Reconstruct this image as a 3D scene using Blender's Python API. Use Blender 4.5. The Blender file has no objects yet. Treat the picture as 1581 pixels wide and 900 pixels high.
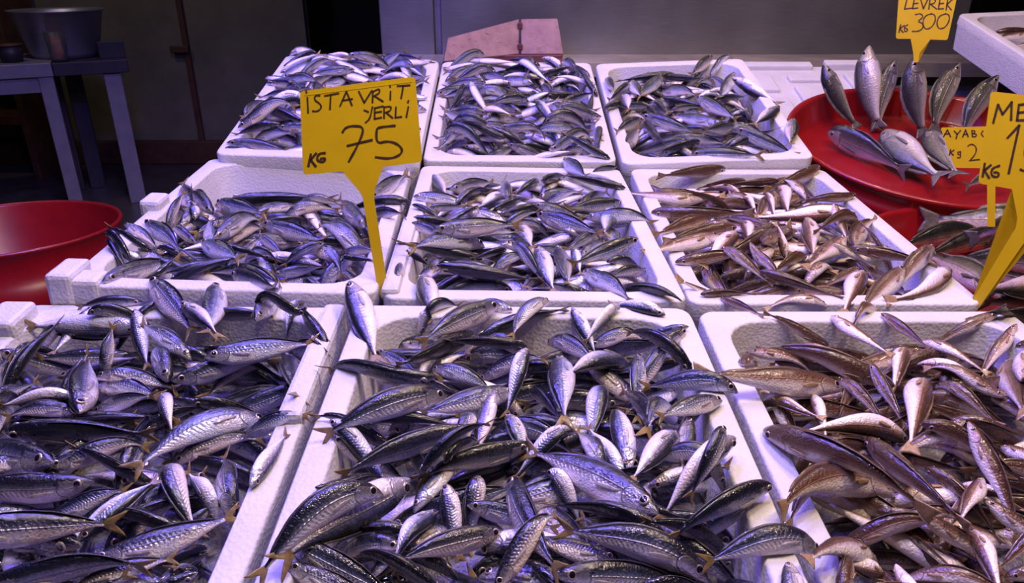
import bpy, bmesh, math, random
import numpy as np
from mathutils import Vector, Matrix
from mathutils.bvhtree import BVHTree

# ------------------------------------------------------------------ camera, light, exposure
SC = bpy.context.scene
CAMZ, PITCH, FPX, CX, CY = 1.29, math.radians(24.0), 1150.0, 790.5, 450.0
cam_d = bpy.data.cameras.new('camera')
cam_d.sensor_width = 36.0
cam_d.lens = FPX / 1581.0 * 36.0
cam_d.clip_start = 0.02
cam_o = bpy.data.objects.new('camera', cam_d)
cam_o.location = (0, 0, CAMZ)
cam_o.rotation_euler = (math.pi / 2 - PITCH, 0, 0)
SC.collection.objects.link(cam_o)
SC.camera = cam_o
SC.view_settings.view_transform = 'Standard'
SC.view_settings.look = 'None'
SC.view_settings.exposure = 0.16
SC.view_settings.gamma = 1.0
SC.view_settings.use_curve_mapping = False

world = bpy.data.worlds.new('market_hall')
SC.world = world
world.use_nodes = True
world.node_tree.nodes['Background'].inputs[0].default_value = (0.030, 0.027, 0.045, 1)
world.node_tree.nodes['Background'].inputs[1].default_value = 0.2

def lamp(name, loc, energy, color, radius=0.05, spot=None, target=None, blend=0.6):
    d = bpy.data.lights.new(name, 'SPOT' if spot else 'POINT')
    d.energy = energy
    d.color = color
    d.shadow_soft_size = radius
    o = bpy.data.objects.new(name, d)
    o.location = loc
    if spot:
        d.spot_size = math.radians(spot)
        d.spot_blend = blend
        v = Vector(target) - Vector(loc)
        o.rotation_euler = v.to_track_quat('-Z', 'Y').to_euler()
    SC.collection.objects.link(o)
    return o

WARM = (1.0, 0.70, 0.50)
WHITE = (0.96, 0.80, 0.86)
VIOLET = (0.17, 0.10, 1.0)
COOL = (0.52, 0.43, 1.0)
# market bulbs hanging in rows over the stall, above the picture, and two fill lamps
for (x, y, z, e, c, r) in [
    (0.10, 0.60, 2.2, 46, WHITE, 0.03), (0.78, 0.60, 2.2, 58, WARM, 0.03), (0.50, 1.62, 2.3, 32, WARM, 0.03), (1.05, 1.95, 2.3, 18, WARM, 0.03),
    (-0.50, 0.65, 2.2, 32, COOL, 0.03), (-0.75, 1.35, 2.2, 92, VIOLET, 0.05), (-0.15, 1.25, 2.25, 62, VIOLET, 0.05), (-0.35, 2.0, 2.3, 18, COOL, 0.03),
    (0.28, 2.50, 1.95, 6, WARM, 0.03), (0.98, 2.50, 1.95, 6, WARM, 0.03)]:  # this warm pair is added to brighten the steel ledge
    for k in range(3):      # each lamp is split into three small bulbs to multiply the glints
        a = 2.1 * k + 3 * x
        lamp('market_and_fill_bulb', (x + .13 * math.cos(a), y + .13 * math.sin(a), z + .03 * k), e * 0.30, c, r * .7, 150, (x, y, 0), 0.35)
lamp('hall_fill', (-1.2, 2.6, 2.7), 30, (0.55, 0.50, 1.0), 0.1)  # unseen fill lamp added to bring out the bowl and back wall
lamp('hall_fill', (-2.4, 3.4, 2.8), 22, (1.0, 0.8, 0.6), 0.1)  # second added fill, warm, for the dark left end

# ------------------------------------------------------------------ helpers
C0 = np.array([0, 0, CAMZ])
RX = np.array([1.0, 0, 0])
FW = np.array([0, math.cos(PITCH), -math.sin(PITCH)])
UP = np.array([0, math.sin(PITCH), math.cos(PITCH)])

def ray(px, py):
    v = FW + RX * (px - CX) / FPX + UP * (CY - py) / FPX
    return v / np.linalg.norm(v)

def proj(p):
    d = np.asarray(p) - C0
    k = d @ FW
    return CX + FPX * (d @ RX) / k, CY - FPX * (d @ UP) / k

def on_z(px, py, z):
    r = ray(px, py)
    return C0 + r * ((z - CAMZ) / r[2])

def at_depth(px, py, dep):
    v = FW + RX * (px - CX) / FPX + UP * (CY - py) / FPX
    return C0 + v * dep

def on_plane(px, py, p0, n):
    r = ray(px, py)
    return C0 + r * (((np.asarray(p0) - C0) @ n) / (r @ n))

def nrm(v):
    v = np.asarray(v, float)
    return v / max(np.linalg.norm(v), 1e-9)

LINK = SC.collection.objects.link

def tag(o, label=None, cat=None, group=None, kind=None):
    if label: o['label'] = label
    if cat: o['category'] = cat
    if group: o['group'] = group
    if kind: o['kind'] = kind
    return o

def mesh_obj(name, verts, faces, mats, parent=None, smooth=True, uvs=None, mat_idx=None, loc=None):
    me = bpy.data.meshes.new(name)
    vv = np.asarray(verts, float)
    if loc is not None:
        vv = vv - np.asarray(loc)
    me.from_pydata(vv.tolist(), [], faces)
    for m in (mats if isinstance(mats, (list, tuple)) else [mats]):
        me.materials.append(m)
    if uvs is not None:
        lay = me.uv_layers.new(name='UVMap')
        li = np.empty(len(me.loops), dtype=np.int32)
        me.loops.foreach_get('vertex_index', li)
        lay.data.foreach_set('uv', np.asarray(uvs, float)[li].ravel())
    if mat_idx is not None:
        me.polygons.foreach_set('material_index', np.asarray(mat_idx, dtype=np.int32))
    me.polygons.foreach_set('use_smooth', [smooth] * len(me.polygons))
    me.update()
    o = bpy.data.objects.new(name, me)
    if loc is not None and parent is None:
        o.location = loc
    LINK(o)
    if parent is not None:
        o.parent = parent
    return o

def bm_obj(name, bm, mats, parent=None, smooth=False, matrix=None, bevel=0.0, segs=2):
    me = bpy.data.meshes.new(name)
    bmesh.ops.recalc_face_normals(bm, faces=bm.faces)
    bm.to_mesh(me)
    bm.free()
    for m in (mats if isinstance(mats, (list, tuple)) else [mats]):
        me.materials.append(m)
    me.polygons.foreach_set('use_smooth', [smooth] * len(me.polygons))
    o = bpy.data.objects.new(name, me)
    if matrix is not None:
        o.matrix_world = matrix
    LINK(o)
    if parent is not None:
        o.parent = parent
    if bevel > 0:
        b = o.modifiers.new('edge', 'BEVEL')
        b.width = bevel
        b.segments = segs
        b.limit_method = 'ANGLE'
    return o

def bm_box(bm, lo, hi, m=None):
    vs = [bm.verts.new((x, y, z)) for z in (lo[2], hi[2]) for y in (lo[1], hi[1]) for x in (lo[0], hi[0])]
    if m is not None:
        for v in vs: v.co = m @ v.co
    for f in ((0, 2, 3, 1), (4, 5, 7, 6), (0, 1, 5, 4), (2, 6, 7, 3), (0, 4, 6, 2), (1, 3, 7, 5)):
        bm.faces.new([vs[i] for i in f])

def box_obj(name, lo, hi, mat, parent=None, bevel=0.0, matrix=None):
    bm = bmesh.new()
    bm_box(bm, lo, hi)
    return bm_obj(name, bm, mat, parent, False, matrix, bevel)

def empty(name, loc=(0, 0, 0), rot=None, matrix=None):
    o = bpy.data.objects.new(name, None)
    if matrix is not None: o.matrix_world = matrix
    else:
        o.location = loc
        if rot: o.rotation_euler = rot
    o.empty_display_size = 0.05
    LINK(o)
    return o

def lathe(name, prof, mat, parent=None, segs=64, matrix=None, closed=True):
    bm = bmesh.new()
    rings = []
    for (r, z) in prof:
        rings.append([bm.verts.new((r * math.cos(2 * math.pi * i / segs), r * math.sin(2 * math.pi * i / segs), z)) for i in range(segs)]
                     if r > 1e-6 else [bm.verts.new((0, 0, z))])
    for a, b in zip(rings[:-1], rings[1:]):
        for i in range(segs):
            j = (i + 1) % segs
            if len(a) == 1 and len(b) == 1: continue
            if len(a) == 1: bm.faces.new((a[0], b[j], b[i]))
            elif len(b) == 1: bm.faces.new((a[i], a[j], b[0]))
            else: bm.faces.new((a[i], a[j], b[j], b[i]))
    return bm_obj(name, bm, mat, parent, True, matrix)

# ------------------------------------------------------------------ materials
class NT:
    def __init__(s, name):
        s.m = bpy.data.materials.new(name)
        s.m.use_nodes = True
        s.t = s.m.node_tree
        s.bsdf = s.t.nodes['Principled BSDF']
    def n(s, typ, **kw):
        x = s.t.nodes.new(typ)
        for k, v in kw.items(): setattr(x, k, v)
        return x
    def l(s, a, b): s.t.links.new(a, b)
    def val(s, sock, v):
        if isinstance(v, bpy.types.NodeSocket): s.l(v, sock)
        else: sock.default_value = v
    def math(s, op, a, b=0.0, c=0.0, clamp=False):
        x = s.n('ShaderNodeMath', operation=op, use_clamp=clamp)
        s.val(x.inputs[0], a); s.val(x.inputs[1], b); s.val(x.inputs[2], c)
        return x.outputs[0]
    def ramp(s, fac, stops, interp='LINEAR'):
        x = s.n('ShaderNodeValToRGB')
        x.color_ramp.interpolation = interp
        while len(x.color_ramp.elements) < len(stops): x.color_ramp.elements.new(0.5)
        for e, (p, c) in zip(x.color_ramp.elements, stops):
            e.position = p
            e.color = (*c, 1) if len(c) == 3 else c
        s.l(fac, x.inputs[0])
        return x.outputs[0]
    def mix(s, fac, a, b, mode='MIX'):
        x = s.n('ShaderNodeMix', data_type='RGBA', blend_type=mode)
        s.val(x.inputs[0], fac)
        for sock, v in ((x.inputs[6], a), (x.inputs[7], b)):
            if isinstance(v, bpy.types.NodeSocket): s.l(v, sock)
            else: sock.default_value = (*v, 1)
        return x.outputs[2]
    def noise(s, scale, detail=3.0, rough=0.5, coord=None, dist=0.0):
        x = s.n('ShaderNodeTexNoise')
        x.inputs['Scale'].default_value = scale
        x.inputs['Detail'].default_value = detail
        x.inputs['Roughness'].default_value = rough
        x.inputs['Distortion'].default_value = dist
        if coord is not None: s.l(coord, x.inputs['Vector'])
        return x.outputs[0]
    def coord(s, which='Object'):
        return s.n('ShaderNodeTexCoord').outputs[which]
    def bump(s, h, strength=0.3, dist=0.01, normal=None):
        x = s.n('ShaderNodeBump')
        x.inputs['Strength'].default_value = strength
        x.inputs['Distance'].default_value = dist
        s.l(h, x.inputs['Height'])
        if normal is not None: s.l(normal, x.inputs['Normal'])
        return x.outputs[0]
    def out(s, color=None, rough=None, metal=None, normal=None, **kw):
        b = s.bsdf
        if color is not None:
            if isinstance(color, bpy.types.NodeSocket): s.l(color, b.inputs['Base Color'])
            else: b.inputs['Base Color'].default_value = (*color, 1)
        if rough is not None: s.val(b.inputs['Roughness'], rough)
        if metal is not None: s.val(b.inputs['Metallic'], metal)
        if normal is not None: s.l(normal, b.inputs['Normal'])
        for k, v in kw.items():
            s.val(b.inputs[k.replace('_', ' ')], v)
        return s.m

def simple(name, color, rough=0.5, metal=0.0, bump=None, var=0.12, scale=30, **kw):
    t = NT(name)
    co = t.coord()
    nz = t.noise(scale, 4, 0.6, co)
    dark = tuple(c * (1 - var) for c in color)
    lite = tuple(min(1, c * (1 + var)) for c in color)
    col = t.ramp(nz, [(0.3, dark), (0.7, lite)])
    nm = t.bump(nz, bump[0], bump[1]) if bump else None
    return t.out(col, rough, metal, nm, **kw)

def foam_mat(name='styrofoam'):
    t = NT(name)
    co = t.coord()
    v = t.n('ShaderNodeTexVoronoi')
    v.inputs['Scale'].default_value = 230
    t.l(co, v.inputs['Vector'])
    nz = t.noise(9, 4, 0.6, co)
    sm = t.noise(60, 3, 0.6, co)
    col = t.ramp(nz, [(0.25, (0.50, 0.485, 0.50)), (0.7, (0.61, 0.595, 0.61))])
    stain = t.ramp(t.math('MULTIPLY', nz, sm), [(0.40, (1, 1, 1)), (0.52, (0.80, 0.72, 0.66))])
    col = t.mix(0.8, col, stain, 'MULTIPLY')
    h = t.math('ADD', t.math('MULTIPLY', v.outputs[0], 0.6), sm)
    return t.out(col, 0.55, 0.0, t.bump(h, 0.35, 0.003), Specular_IOR_Level=0.35)

def fish_mat(name, kind):
    t = NT(name)
    uv = t.n('ShaderNodeUVMap', uv_map='UVMap').outputs[0]
    sep = t.n('ShaderNodeSeparateXYZ')
    t.l(uv, sep.inputs[0])
    u, v = sep.outputs[0], sep.outputs[1]
    rnd = t.n('ShaderNodeAttribute', attribute_name='rnd').outputs['Fac']
    co = t.coord()
    off = t.n('ShaderNodeVectorMath', operation='ADD')
    t.l(co, off.inputs[0])
    cmb = t.n('ShaderNodeCombineXYZ')
    t.l(t.math('MULTIPLY', rnd, 37.0), cmb.inputs[0])
    t.l(cmb.outputs[0], off.inputs[1])
    p = off.outputs[0]
    nz = t.noise(55, 4, 0.65, p)
    n2 = t.noise(260, 3, 0.6, p)
    vd = t.math('ADD', v, t.math('MULTIPLY', t.math('SUBTRACT', nz, 0.5), 0.22))
    if kind == 'mackerel':
        base = t.ramp(vd, [(0.0, (0.82, 0.80, 0.82)), (0.30, (0.76, 0.75, 0.79)), (0.44, (0.54, 0.54, 0.60)), (0.54, (0.25, 0.265, 0.33)),
                           (0.69, (0.055, 0.065, 0.12)), (0.77, (0.016, 0.018, 0.028)), (1.0, (0.004, 0.005, 0.010))])
        tint = t.ramp(rnd, [(0.0, (0.80, 0.84, 1.0)), (0.35, (1.0, 0.98, 1.0)), (0.6, (1.0, 0.90, 0.80)), (0.8, (0.95, 0.86, 0.90)), (1.0, (0.78, 0.86, 1.0))])
        irid = t.ramp(t.noise(26, 2, 0.5, p), [(0.30, (0.55, 0.60, 1.0)), (0.45, (1.0, 1.0, 1.0)), (0.60, (1.0, 0.80, 0.76)), (0.72, (1.0, 0.92, 0.62))])
        head = (0.30, 0.26, 0.25)
        metal = t.ramp(v, [(0.20, (0.05,) * 3), (0.45, (0.38,) * 3), (0.68, (0.40,) * 3), (0.80, (0.0,) * 3)])
        rough = 0.25
        hd = 0.5
    elif kind == 'whiting':
        base = t.ramp(vd, [(0.0, (0.84, 0.79, 0.79)), (0.36, (0.76, 0.69, 0.67)), (0.47, (0.50, 0.37, 0.31)), (0.57, (0.22, 0.125, 0.085)),
                           (0.70, (0.095, 0.046, 0.030)), (1.0, (0.040, 0.020, 0.014))])
        tint = t.ramp(rnd, [(0.0, (1.0, 0.94, 0.92)), (0.5, (1.0, 1.0, 1.0)), (1.0, (1.0, 0.86, 0.84))])
        irid = t.ramp(t.noise(24, 2, 0.5, p), [(0.3, (0.82, 0.78, 1.0)), (0.5, (1, 1, 1)), (0.7, (1.0, 0.90, 0.70))])
        head = (0.34, 0.21, 0.18)
        metal = t.ramp(v, [(0.2, (0.05,) * 3), (0.5, (0.25,) * 3), (0.8, (0.08,) * 3)])
        rough = 0.30
        hd = 0.45
    elif kind == 'bass':
        base = t.ramp(vd, [(0.0, (0.62, 0.57, 0.56)), (0.28, (0.48, 0.44, 0.43)), (0.50, (0.23, 0.215, 0.20)), (0.68, (0.10, 0.095, 0.088)), (0.82, (0.035, 0.034, 0.036)), (1.0, (0.014, 0.014, 0.017))])
        tint = t.ramp(rnd, [(0.0, (0.9, 0.92, 1.0)), (1.0, (1.0, 0.95, 0.9))])
        irid = t.ramp(nz, [(0.35, (0.9, 0.9, 1.0)), (0.65, (1.0, 0.95, 0.85))])
        head = (0.38, 0.34, 0.32)
        metal = t.ramp(v, [(0.2, (0.1,) * 3), (0.5, (0.4,) * 3), (0.85, (0.1,) * 3)])
        rough = 0.28
        hd = 0.9
    else:
        base = t.ramp(vd, [(0.0, (0.74, 0.66, 0.62)), (0.42, (0.58, 0.48, 0.42)), (0.56, (0.26, 0.21, 0.15)), (0.68, (0.075, 0.065, 0.04)), (0.82, (0.022, 0.024, 0.016)), (1.0, (0.012, 0.014, 0.01))])
        tint = t.ramp(rnd, [(0.0, (0.95, 0.9, 1.0)), (1.0, (1.0, 0.94, 0.82))])
        irid = t.ramp(nz, [(0.35, (0.95, 0.92, 1.0)), (0.65, (1.0, 0.93, 0.82))])
        head = (0.22, 0.18, 0.15)
        metal = t.ramp(v, [(0.2, (0.05,) * 3), (0.5, (0.3,) * 3), (0.85, (0.1,) * 3)])
        rough = 0.3
        hd = 0.4
    col = t.mix(0.8, base, tint, 'MULTIPLY')
    col = t.mix(0.5, col, irid, 'MULTIPLY')
    # head, gill cover, mouth and the dark spot behind the gill
    hm_ = t.math('MULTIPLY', t.math('LESS_THAN', u, 0.20), t.math('LESS_THAN', v, 0.80))
    col = t.mix(t.math('MULTIPLY', hm_, t.math('MULTIPLY', nz, hd)), col, head)
    dv = t.math('SUBTRACT', v, 0.48)
    edge = t.math('ADD', 0.215, t.math('MULTIPLY', t.math('MULTIPLY', dv, dv), -0.42))
    ln = t.math('ABSOLUTE', t.math('SUBTRACT', u, edge))
    lm = t.math('SUBTRACT', 1.0, t.math('DIVIDE', ln, 0.0065), clamp=True)
    lm = t.math('MULTIPLY', lm, t.math('LESS_THAN', t.math('ABSOLUTE', dv), 0.36))
    col = t.mix(t.math('MULTIPLY', lm, 0.6), col, (0.05, 0.035, 0.035))
    mo = t.math('ABSOLUTE', t.math('SUBTRACT', v, t.math('SUBTRACT', 0.44, t.math('MULTIPLY', u, 1.6))))
    mo = t.math('MULTIPLY', t.math('SUBTRACT', 1.0, t.math('DIVIDE', mo, 0.05), clamp=True), t.math('LESS_THAN', u, 0.065))
    col = t.mix(t.math('MULTIPLY', mo, 0.7), col, (0.06, 0.03, 0.03))
    if kind == 'mackerel':
        su = t.math('DIVIDE', t.math('SUBTRACT', u, 0.222), 0.014)
        sv = t.math('DIVIDE', t.math('SUBTRACT', v, 0.68), 0.05)
        sp = t.math('SUBTRACT', 1.3, t.math('ADD', t.math('MULTIPLY', su, su), t.math('MULTIPLY', sv, sv)), clamp=True)
        col = t.mix(sp, col, (0.02, 0.02, 0.03))
    # muscle bands on the flank, lateral line and skin grain
    ph = t.math('MULTIPLY', t.math('ADD', u, t.math('MULTIPLY', t.math('ABSOLUTE', dv), 0.12)), 195.0 if kind == 'mackerel' else 150.0)
    rib = t.math('MULTIPLY', t.math('SINE', ph), t.math('GREATER_THAN', u, 0.24))
    band = t.math('SUBTRACT', 1.0, t.math('DIVIDE', t.math('ABSOLUTE', t.math('SUBTRACT', v, 0.50)), 0.30), clamp=True)
    rib = t.math('MULTIPLY', rib, band)
    lat = t.math('SUBTRACT', 1.0, t.math('DIVIDE', t.math('ABSOLUTE', t.math('SUBTRACT', v, 0.56)), 0.03), clamp=True)
    lat = t.math('MULTIPLY', lat, t.math('GREATER_THAN', u, 0.22))
    h = t.math('ADD', t.math('MULTIPLY', rib, 0.35 if kind == 'mackerel' else 0.12), t.math('MULTIPLY', lat, 0.8))
    h = t.math('ADD', h, t.math('MULTIPLY', n2, 0.9))
    h = t.math('SUBTRACT', h, t.math('MULTIPLY', lm, 1.5))
    h = t.math('ADD', h, t.math('MULTIPLY', nz, 1.6))
    vo = t.n('ShaderNodeTexVoronoi')
    vo.inputs['Scale'].default_value = 520 if kind in ('mackerel', 'whiting') else 260
    t.l(p, vo.inputs['Vector'])
    h = t.math('ADD', h, t.math('MULTIPLY', vo.outputs[0], 0.55))
    nm = t.bump(h, 0.6, 0.0016)
    cn = t.bump(t.math('ADD', t.math('MULTIPLY', n2, 1.3), t.math('MULTIPLY', nz, 2.2)), 0.34, 0.0022)
    cheek = t.math('MULTIPLY', t.math('MULTIPLY', t.math('LESS_THAN', u, 0.21), t.math('LESS_THAN', v, 0.62)), 0.55 if kind in ('mackerel', 'bass') else 0.15)
    metal = t.math('MAXIMUM', metal, cheek)
    m = t.out(col, rough, metal, nm, Coat_Weight=1.0, Coat_Roughness=0.035, Coat_IOR=1.5, Specular_IOR_Level=0.25)
    t.l(cn, t.bsdf.inputs['Coat Normal'])
    return m

M = {}
M['foam'] = foam_mat()
for k in ('mackerel', 'whiting', 'bass', 'olive'):
    M[k] = fish_mat(k + '_skin', k)
M['fin_side'] = simple('pale_side_fin', (0.42, 0.38, 0.36), 0.3, 0.1, (0.6, 0.002), 0.4, 160, Coat_Weight=0.6, Alpha=0.7)
M['fin_mackerel'] = simple('mackerel_fin', (0.22, 0.145, 0.05), 0.35, 0.0, (0.6, 0.002), 0.5, 120, Coat_Weight=0.4, Alpha=0.82)
M['fin_whiting'] = simple('whiting_fin', (0.30, 0.19, 0.10), 0.35, 0.0, (0.6, 0.002), 0.4, 120, Coat_Weight=0.4)
M['fin_bass'] = simple('bass_fin', (0.10, 0.09, 0.085), 0.35, 0.0, (0.6, 0.002), 0.4, 100, Coat_Weight=0.4)
M['fin_olive'] = simple('olive_fin', (0.09, 0.075, 0.05), 0.35, 0.0, (0.6, 0.002), 0.4, 100, Coat_Weight=0.4)
M['fin_back'] = simple('dark_back_fin', (0.035, 0.030, 0.040), 0.35, 0.0, (0.6, 0.002), 0.4, 120, Coat_Weight=0.4)
M['fin_ridge'] = simple('brown_back_fin', (0.10, 0.055, 0.035), 0.35, 0.0, (0.6, 0.002), 0.4, 120, Coat_Weight=0.4)
M['iris'] = simple('eye_silver', (0.46, 0.37, 0.31), 0.2, 0.5, None, 0.2, 200, Coat_Weight=1.0)
M['pupil'] = simple('eye_black', (0.008, 0.008, 0.014), 0.06, 0.0, None, 0.1, 50, Coat_Weight=1.0)
M['red_plastic'] = simple('red_plastic', (0.24, 0.006, 0.009), 0.30, 0.0, (0.08, 0.003), 0.14, 14, Coat_Weight=0.2)
M['sign_yellow'] = simple('yellow_plastic', (0.56, 0.37, 0.003), 0.38, 0.0, (0.05, 0.002), 0.05, 20, Coat_Weight=0.15)
M['marker'] = simple('brown_black_marker', (0.045, 0.018, 0.008), 0.45, 0.0, None, 0.35, 150)
M['ice'] = simple('crushed_ice', (0.17, 0.16, 0.19), 0.25, 0.0, (0.8, 0.01), 0.25, 70, Coat_Weight=0.4)

def steel_mat(name, color, rough):
    t = NT(name)
    co = t.coord()
    mp = t.n('ShaderNodeMapping')
    mp.inputs['Scale'].default_value = (3, 3, 180)
    t.l(co, mp.inputs[0])
    streak = t.noise(4, 4, 0.6, mp.outputs[0])
    blot = t.noise(2.2, 4, 0.55, co)
    col = t.ramp(t.math('ADD', t.math('MULTIPLY', streak, 0.4), t.math('MULTIPLY', blot, 0.6)), [(0.30, tuple(c * 0.55 for c in color)), (0.70, tuple(min(1, c * 1.35) for c in color))])
    r = t.math('ADD', rough, t.math('MULTIPLY', blot, 0.2))
    return t.out(col, r, 0.85, t.bump(streak, 0.06, 0.002))
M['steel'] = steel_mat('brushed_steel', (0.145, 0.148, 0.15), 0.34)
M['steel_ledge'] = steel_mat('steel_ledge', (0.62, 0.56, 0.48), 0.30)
M['aluminium'] = steel_mat('aluminium', (0.42, 0.42, 0.50), 0.35)
M['tarp'] = simple('olive_wall_paint', (0.13, 0.115, 0.085), 0.75, 0.0, (0.25, 0.02), 0.25, 3)
M['dark'] = simple('dark_recess', (0.020, 0.012, 0.010), 0.8, 0.0, None, 0.3, 4)
M['floor'] = simple('wet_concrete', (0.06, 0.055, 0.055), 0.35, 0.0, (0.2, 0.01), 0.3, 6)
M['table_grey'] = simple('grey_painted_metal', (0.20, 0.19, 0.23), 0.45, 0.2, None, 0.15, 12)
M['table_dark'] = simple('dark_metal_and_leg_shade', (0.028, 0.026, 0.034), 0.5, 0.2, None, 0.2, 12)
M['wood_dark'] = simple('dark_brown_wood', (0.07, 0.028, 0.014), 0.6, 0.0, (0.2, 0.004), 0.35, 10)
M['glass_tea'] = NT('tea').out((0.42, 0.13, 0.03), 0.05, 0.0, None, Transmission_Weight=0.5)
M['glass'] = NT('clear_glass').out((0.9, 0.92, 0.95), 0.03, 0.0, None, Transmission_Weight=0.95, IOR=1.2)

def board_mat():
    t = NT('scarred_pink_board')
    co = t.coord()
    nz = t.noise(26, 4, 0.6, co)
    mp = t.n('ShaderNodeMapping')
    mp.inputs['Scale'].default_value = (14, 60, 60)
    t.l(co, mp.inputs[0])
    nk = t.noise(1.3, 3, 0.7, mp.outputs[0])
    col = t.ramp(nz, [(0.3, (0.20, 0.10, 0.10)), (0.7, (0.31, 0.18, 0.16))])
    col = t.mix(t.ramp(nk, [(0.63, (0, 0, 0)), (0.70, (1, 1, 1))]), col, (0.05, 0.02, 0.02))
    return t.out(col, 0.55, 0.0, t.bump(nz, 0.5, 0.004))
M['board'] = board_mat()
M['board_edge'] = simple('dark_red_board_edge', (0.10, 0.02, 0.02), 0.5)

# ------------------------------------------------------------------ the hall
def struct(o): o['kind'] = 'structure'; return o
struct(box_obj('floor', (-5.2, -1.5, -0.06), (3.6, 7.0, 0.0), M['floor']))
WY = 5.1
bm = bmesh.new()
bm_box(bm, (-5.2, WY, 0.0), (-1.34, WY + 0.08, 3.2))
struct(bm_obj('wall_back', bm, M['tarp']))
struct(box_obj('wall_recess', (-1.60, 6.2, 0.0), (-0.40, 6.28, 3.2), M['dark']))
struct(box_obj('wall_right', (3.2, -1.5, 0.0), (3.28, 7.0, 3.2), M['dark']))
struct(box_obj('wall_left', (-5.2, -1.5, 0.0), (-5.12, WY, 3.2), M['dark']))
# seam rod with its latch, and the low rail along the wall
def wall_pt(px, py): return on_plane(px, py, (0, WY, 0), np.array([0, 1.0, 0]))
a, b = wall_pt(277, 0), wall_pt(306, 240)
trim = struct(box_obj('trim_1', (a[0] - 0.018, WY - 0.03, 0.05), (a[0] + 0.018, WY, 3.1), M['wood_dark'], bevel=0.006))
lt = wall_pt(281, 75)
box_obj('latch', (lt[0] - 0.06, WY - 0.055, lt[2] - 0.022), (lt[0] + 0.06, WY - 0.03, lt[2] + 0.022), M['wood_dark'], trim, 0.006)
struct(box_obj('baseboard_back', (-5.1, WY - 0.05, 0.0), (-1.34, WY, 0.16), M['wood_dark'], bevel=0.008))
sh = wall_pt(35, 40)
wd = empty('wooden_shelf_unit', (sh[0] - 0.25, WY - 0.35, 0))
tag(wd, 'dark brown wooden shelving against the wall behind the metal bowl', 'shelf')
x0, x1 = sh[0] - 1.2, wall_pt(72, 40)[0]
box_obj('side_panel', (x1 - 0.04 - wd.location.x, -0.10, 0), (x1 - wd.location.x, 0.25, 2.1), M['wood_dark'], wd, 0.004)
for z in (0.35, 0.75, 1.10, 1.32, 1.55, 1.85):
    box_obj('shelf', (x0 - wd.location.x, -0.10, z), (x1 - 0.04 - wd.location.x, 0.25, z + 0.06), M['wood_dark'], wd, 0.004)

# steel refrigerator front and the ledge before it
FY = 2.83
fr = empty('steel_refrigerator', (0.6, FY, 0))
tag(fr, 'wide brushed steel refrigerator front standing behind the fish counter', 'refrigerator')
def fpt(px, py): return on_plane(px, py, (0, FY, 0), np.array([0, 1.0, 0]))
xa, xb, xc = fpt(588, 60)[0], fpt(676, 60)[0], fpt(1492, 40)[0]
box_obj('door', (xa - 0.6, 0.0, 0.10), (xb - 0.012 - 0.6, 0.05, 2.1), M['steel'], fr, 0.004)
box_obj('door', (xb + 0.012 - 0.6, 0.0, 0.10), (xc - 0.6, 0.05, 2.1), M['steel'], fr, 0.004)
box_obj('cabinet_body', (xa - 0.6, 0.05, 0.0), (xc - 0.6, 0.75, 2.12), M['table_grey'], fr, 0.004)
lz = on_plane(1300, 97, (0, 2.58, 0), np.array([0, 1.0, 0]))[2]
x0 = at_depth(505, 90, 2.6)[0]
led = empty('steel_ledge', (0.5, 2.58, 0))
tag(led, 'narrow steel ledge running behind the rearmost foam boxes', 'ledge')
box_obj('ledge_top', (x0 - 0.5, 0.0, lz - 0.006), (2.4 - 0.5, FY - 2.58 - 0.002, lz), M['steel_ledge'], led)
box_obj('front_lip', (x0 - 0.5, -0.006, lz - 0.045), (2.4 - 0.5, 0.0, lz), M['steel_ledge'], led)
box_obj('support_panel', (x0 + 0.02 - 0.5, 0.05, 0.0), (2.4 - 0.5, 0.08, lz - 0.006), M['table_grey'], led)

# counter under the foam boxes
ct = empty('fish_counter', (0.02, 0.9, 0))
tag(ct, 'long steel counter under the three rows of foam boxes', 'counter')
box_obj('counter_top', (-0.66, -0.72, 0.665), (0.62, 0.57, 0.69), M['steel'], ct, 0.004)
bm = bmesh.new()
rm = Matrix.Translation((-0.02, 0.86, 0.80)) @ Matrix.Rotation(math.radians(12), 4, 'X')
bm_box(bm, (-0.64, -0.29, -0.02), (0.64, 0.33, 0.0), rm)
bm_obj('display_ramp', bm, M['steel'], ct)
for x in (-0.6, 0.54):
    for y in (-0.66, 0.05, 1.10):
        box_obj('leg', (x, y, 0.0), (x + 0.05, y + 0.05, 0.665), M['table_grey'], ct, 0.004)

# ------------------------------------------------------------------ foam boxes
RIMW, BOXH = 0.028, 0.122
def rrect(w, d, r, n=6):
    pts = []
    for cx_, cy_, a0 in ((w / 2 - r, d / 2 - r, 0), (-w / 2 + r, d / 2 - r, 90), (-w / 2 + r, -d / 2 + r, 180), (w / 2 - r, -d / 2 + r, 270)):
        for i in range(n):
            a = math.radians(a0 + 90 * i / (n - 1))
            pts.append((cx_ + r * math.cos(a), cy_ + r * math.sin(a)))
    return pts

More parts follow.
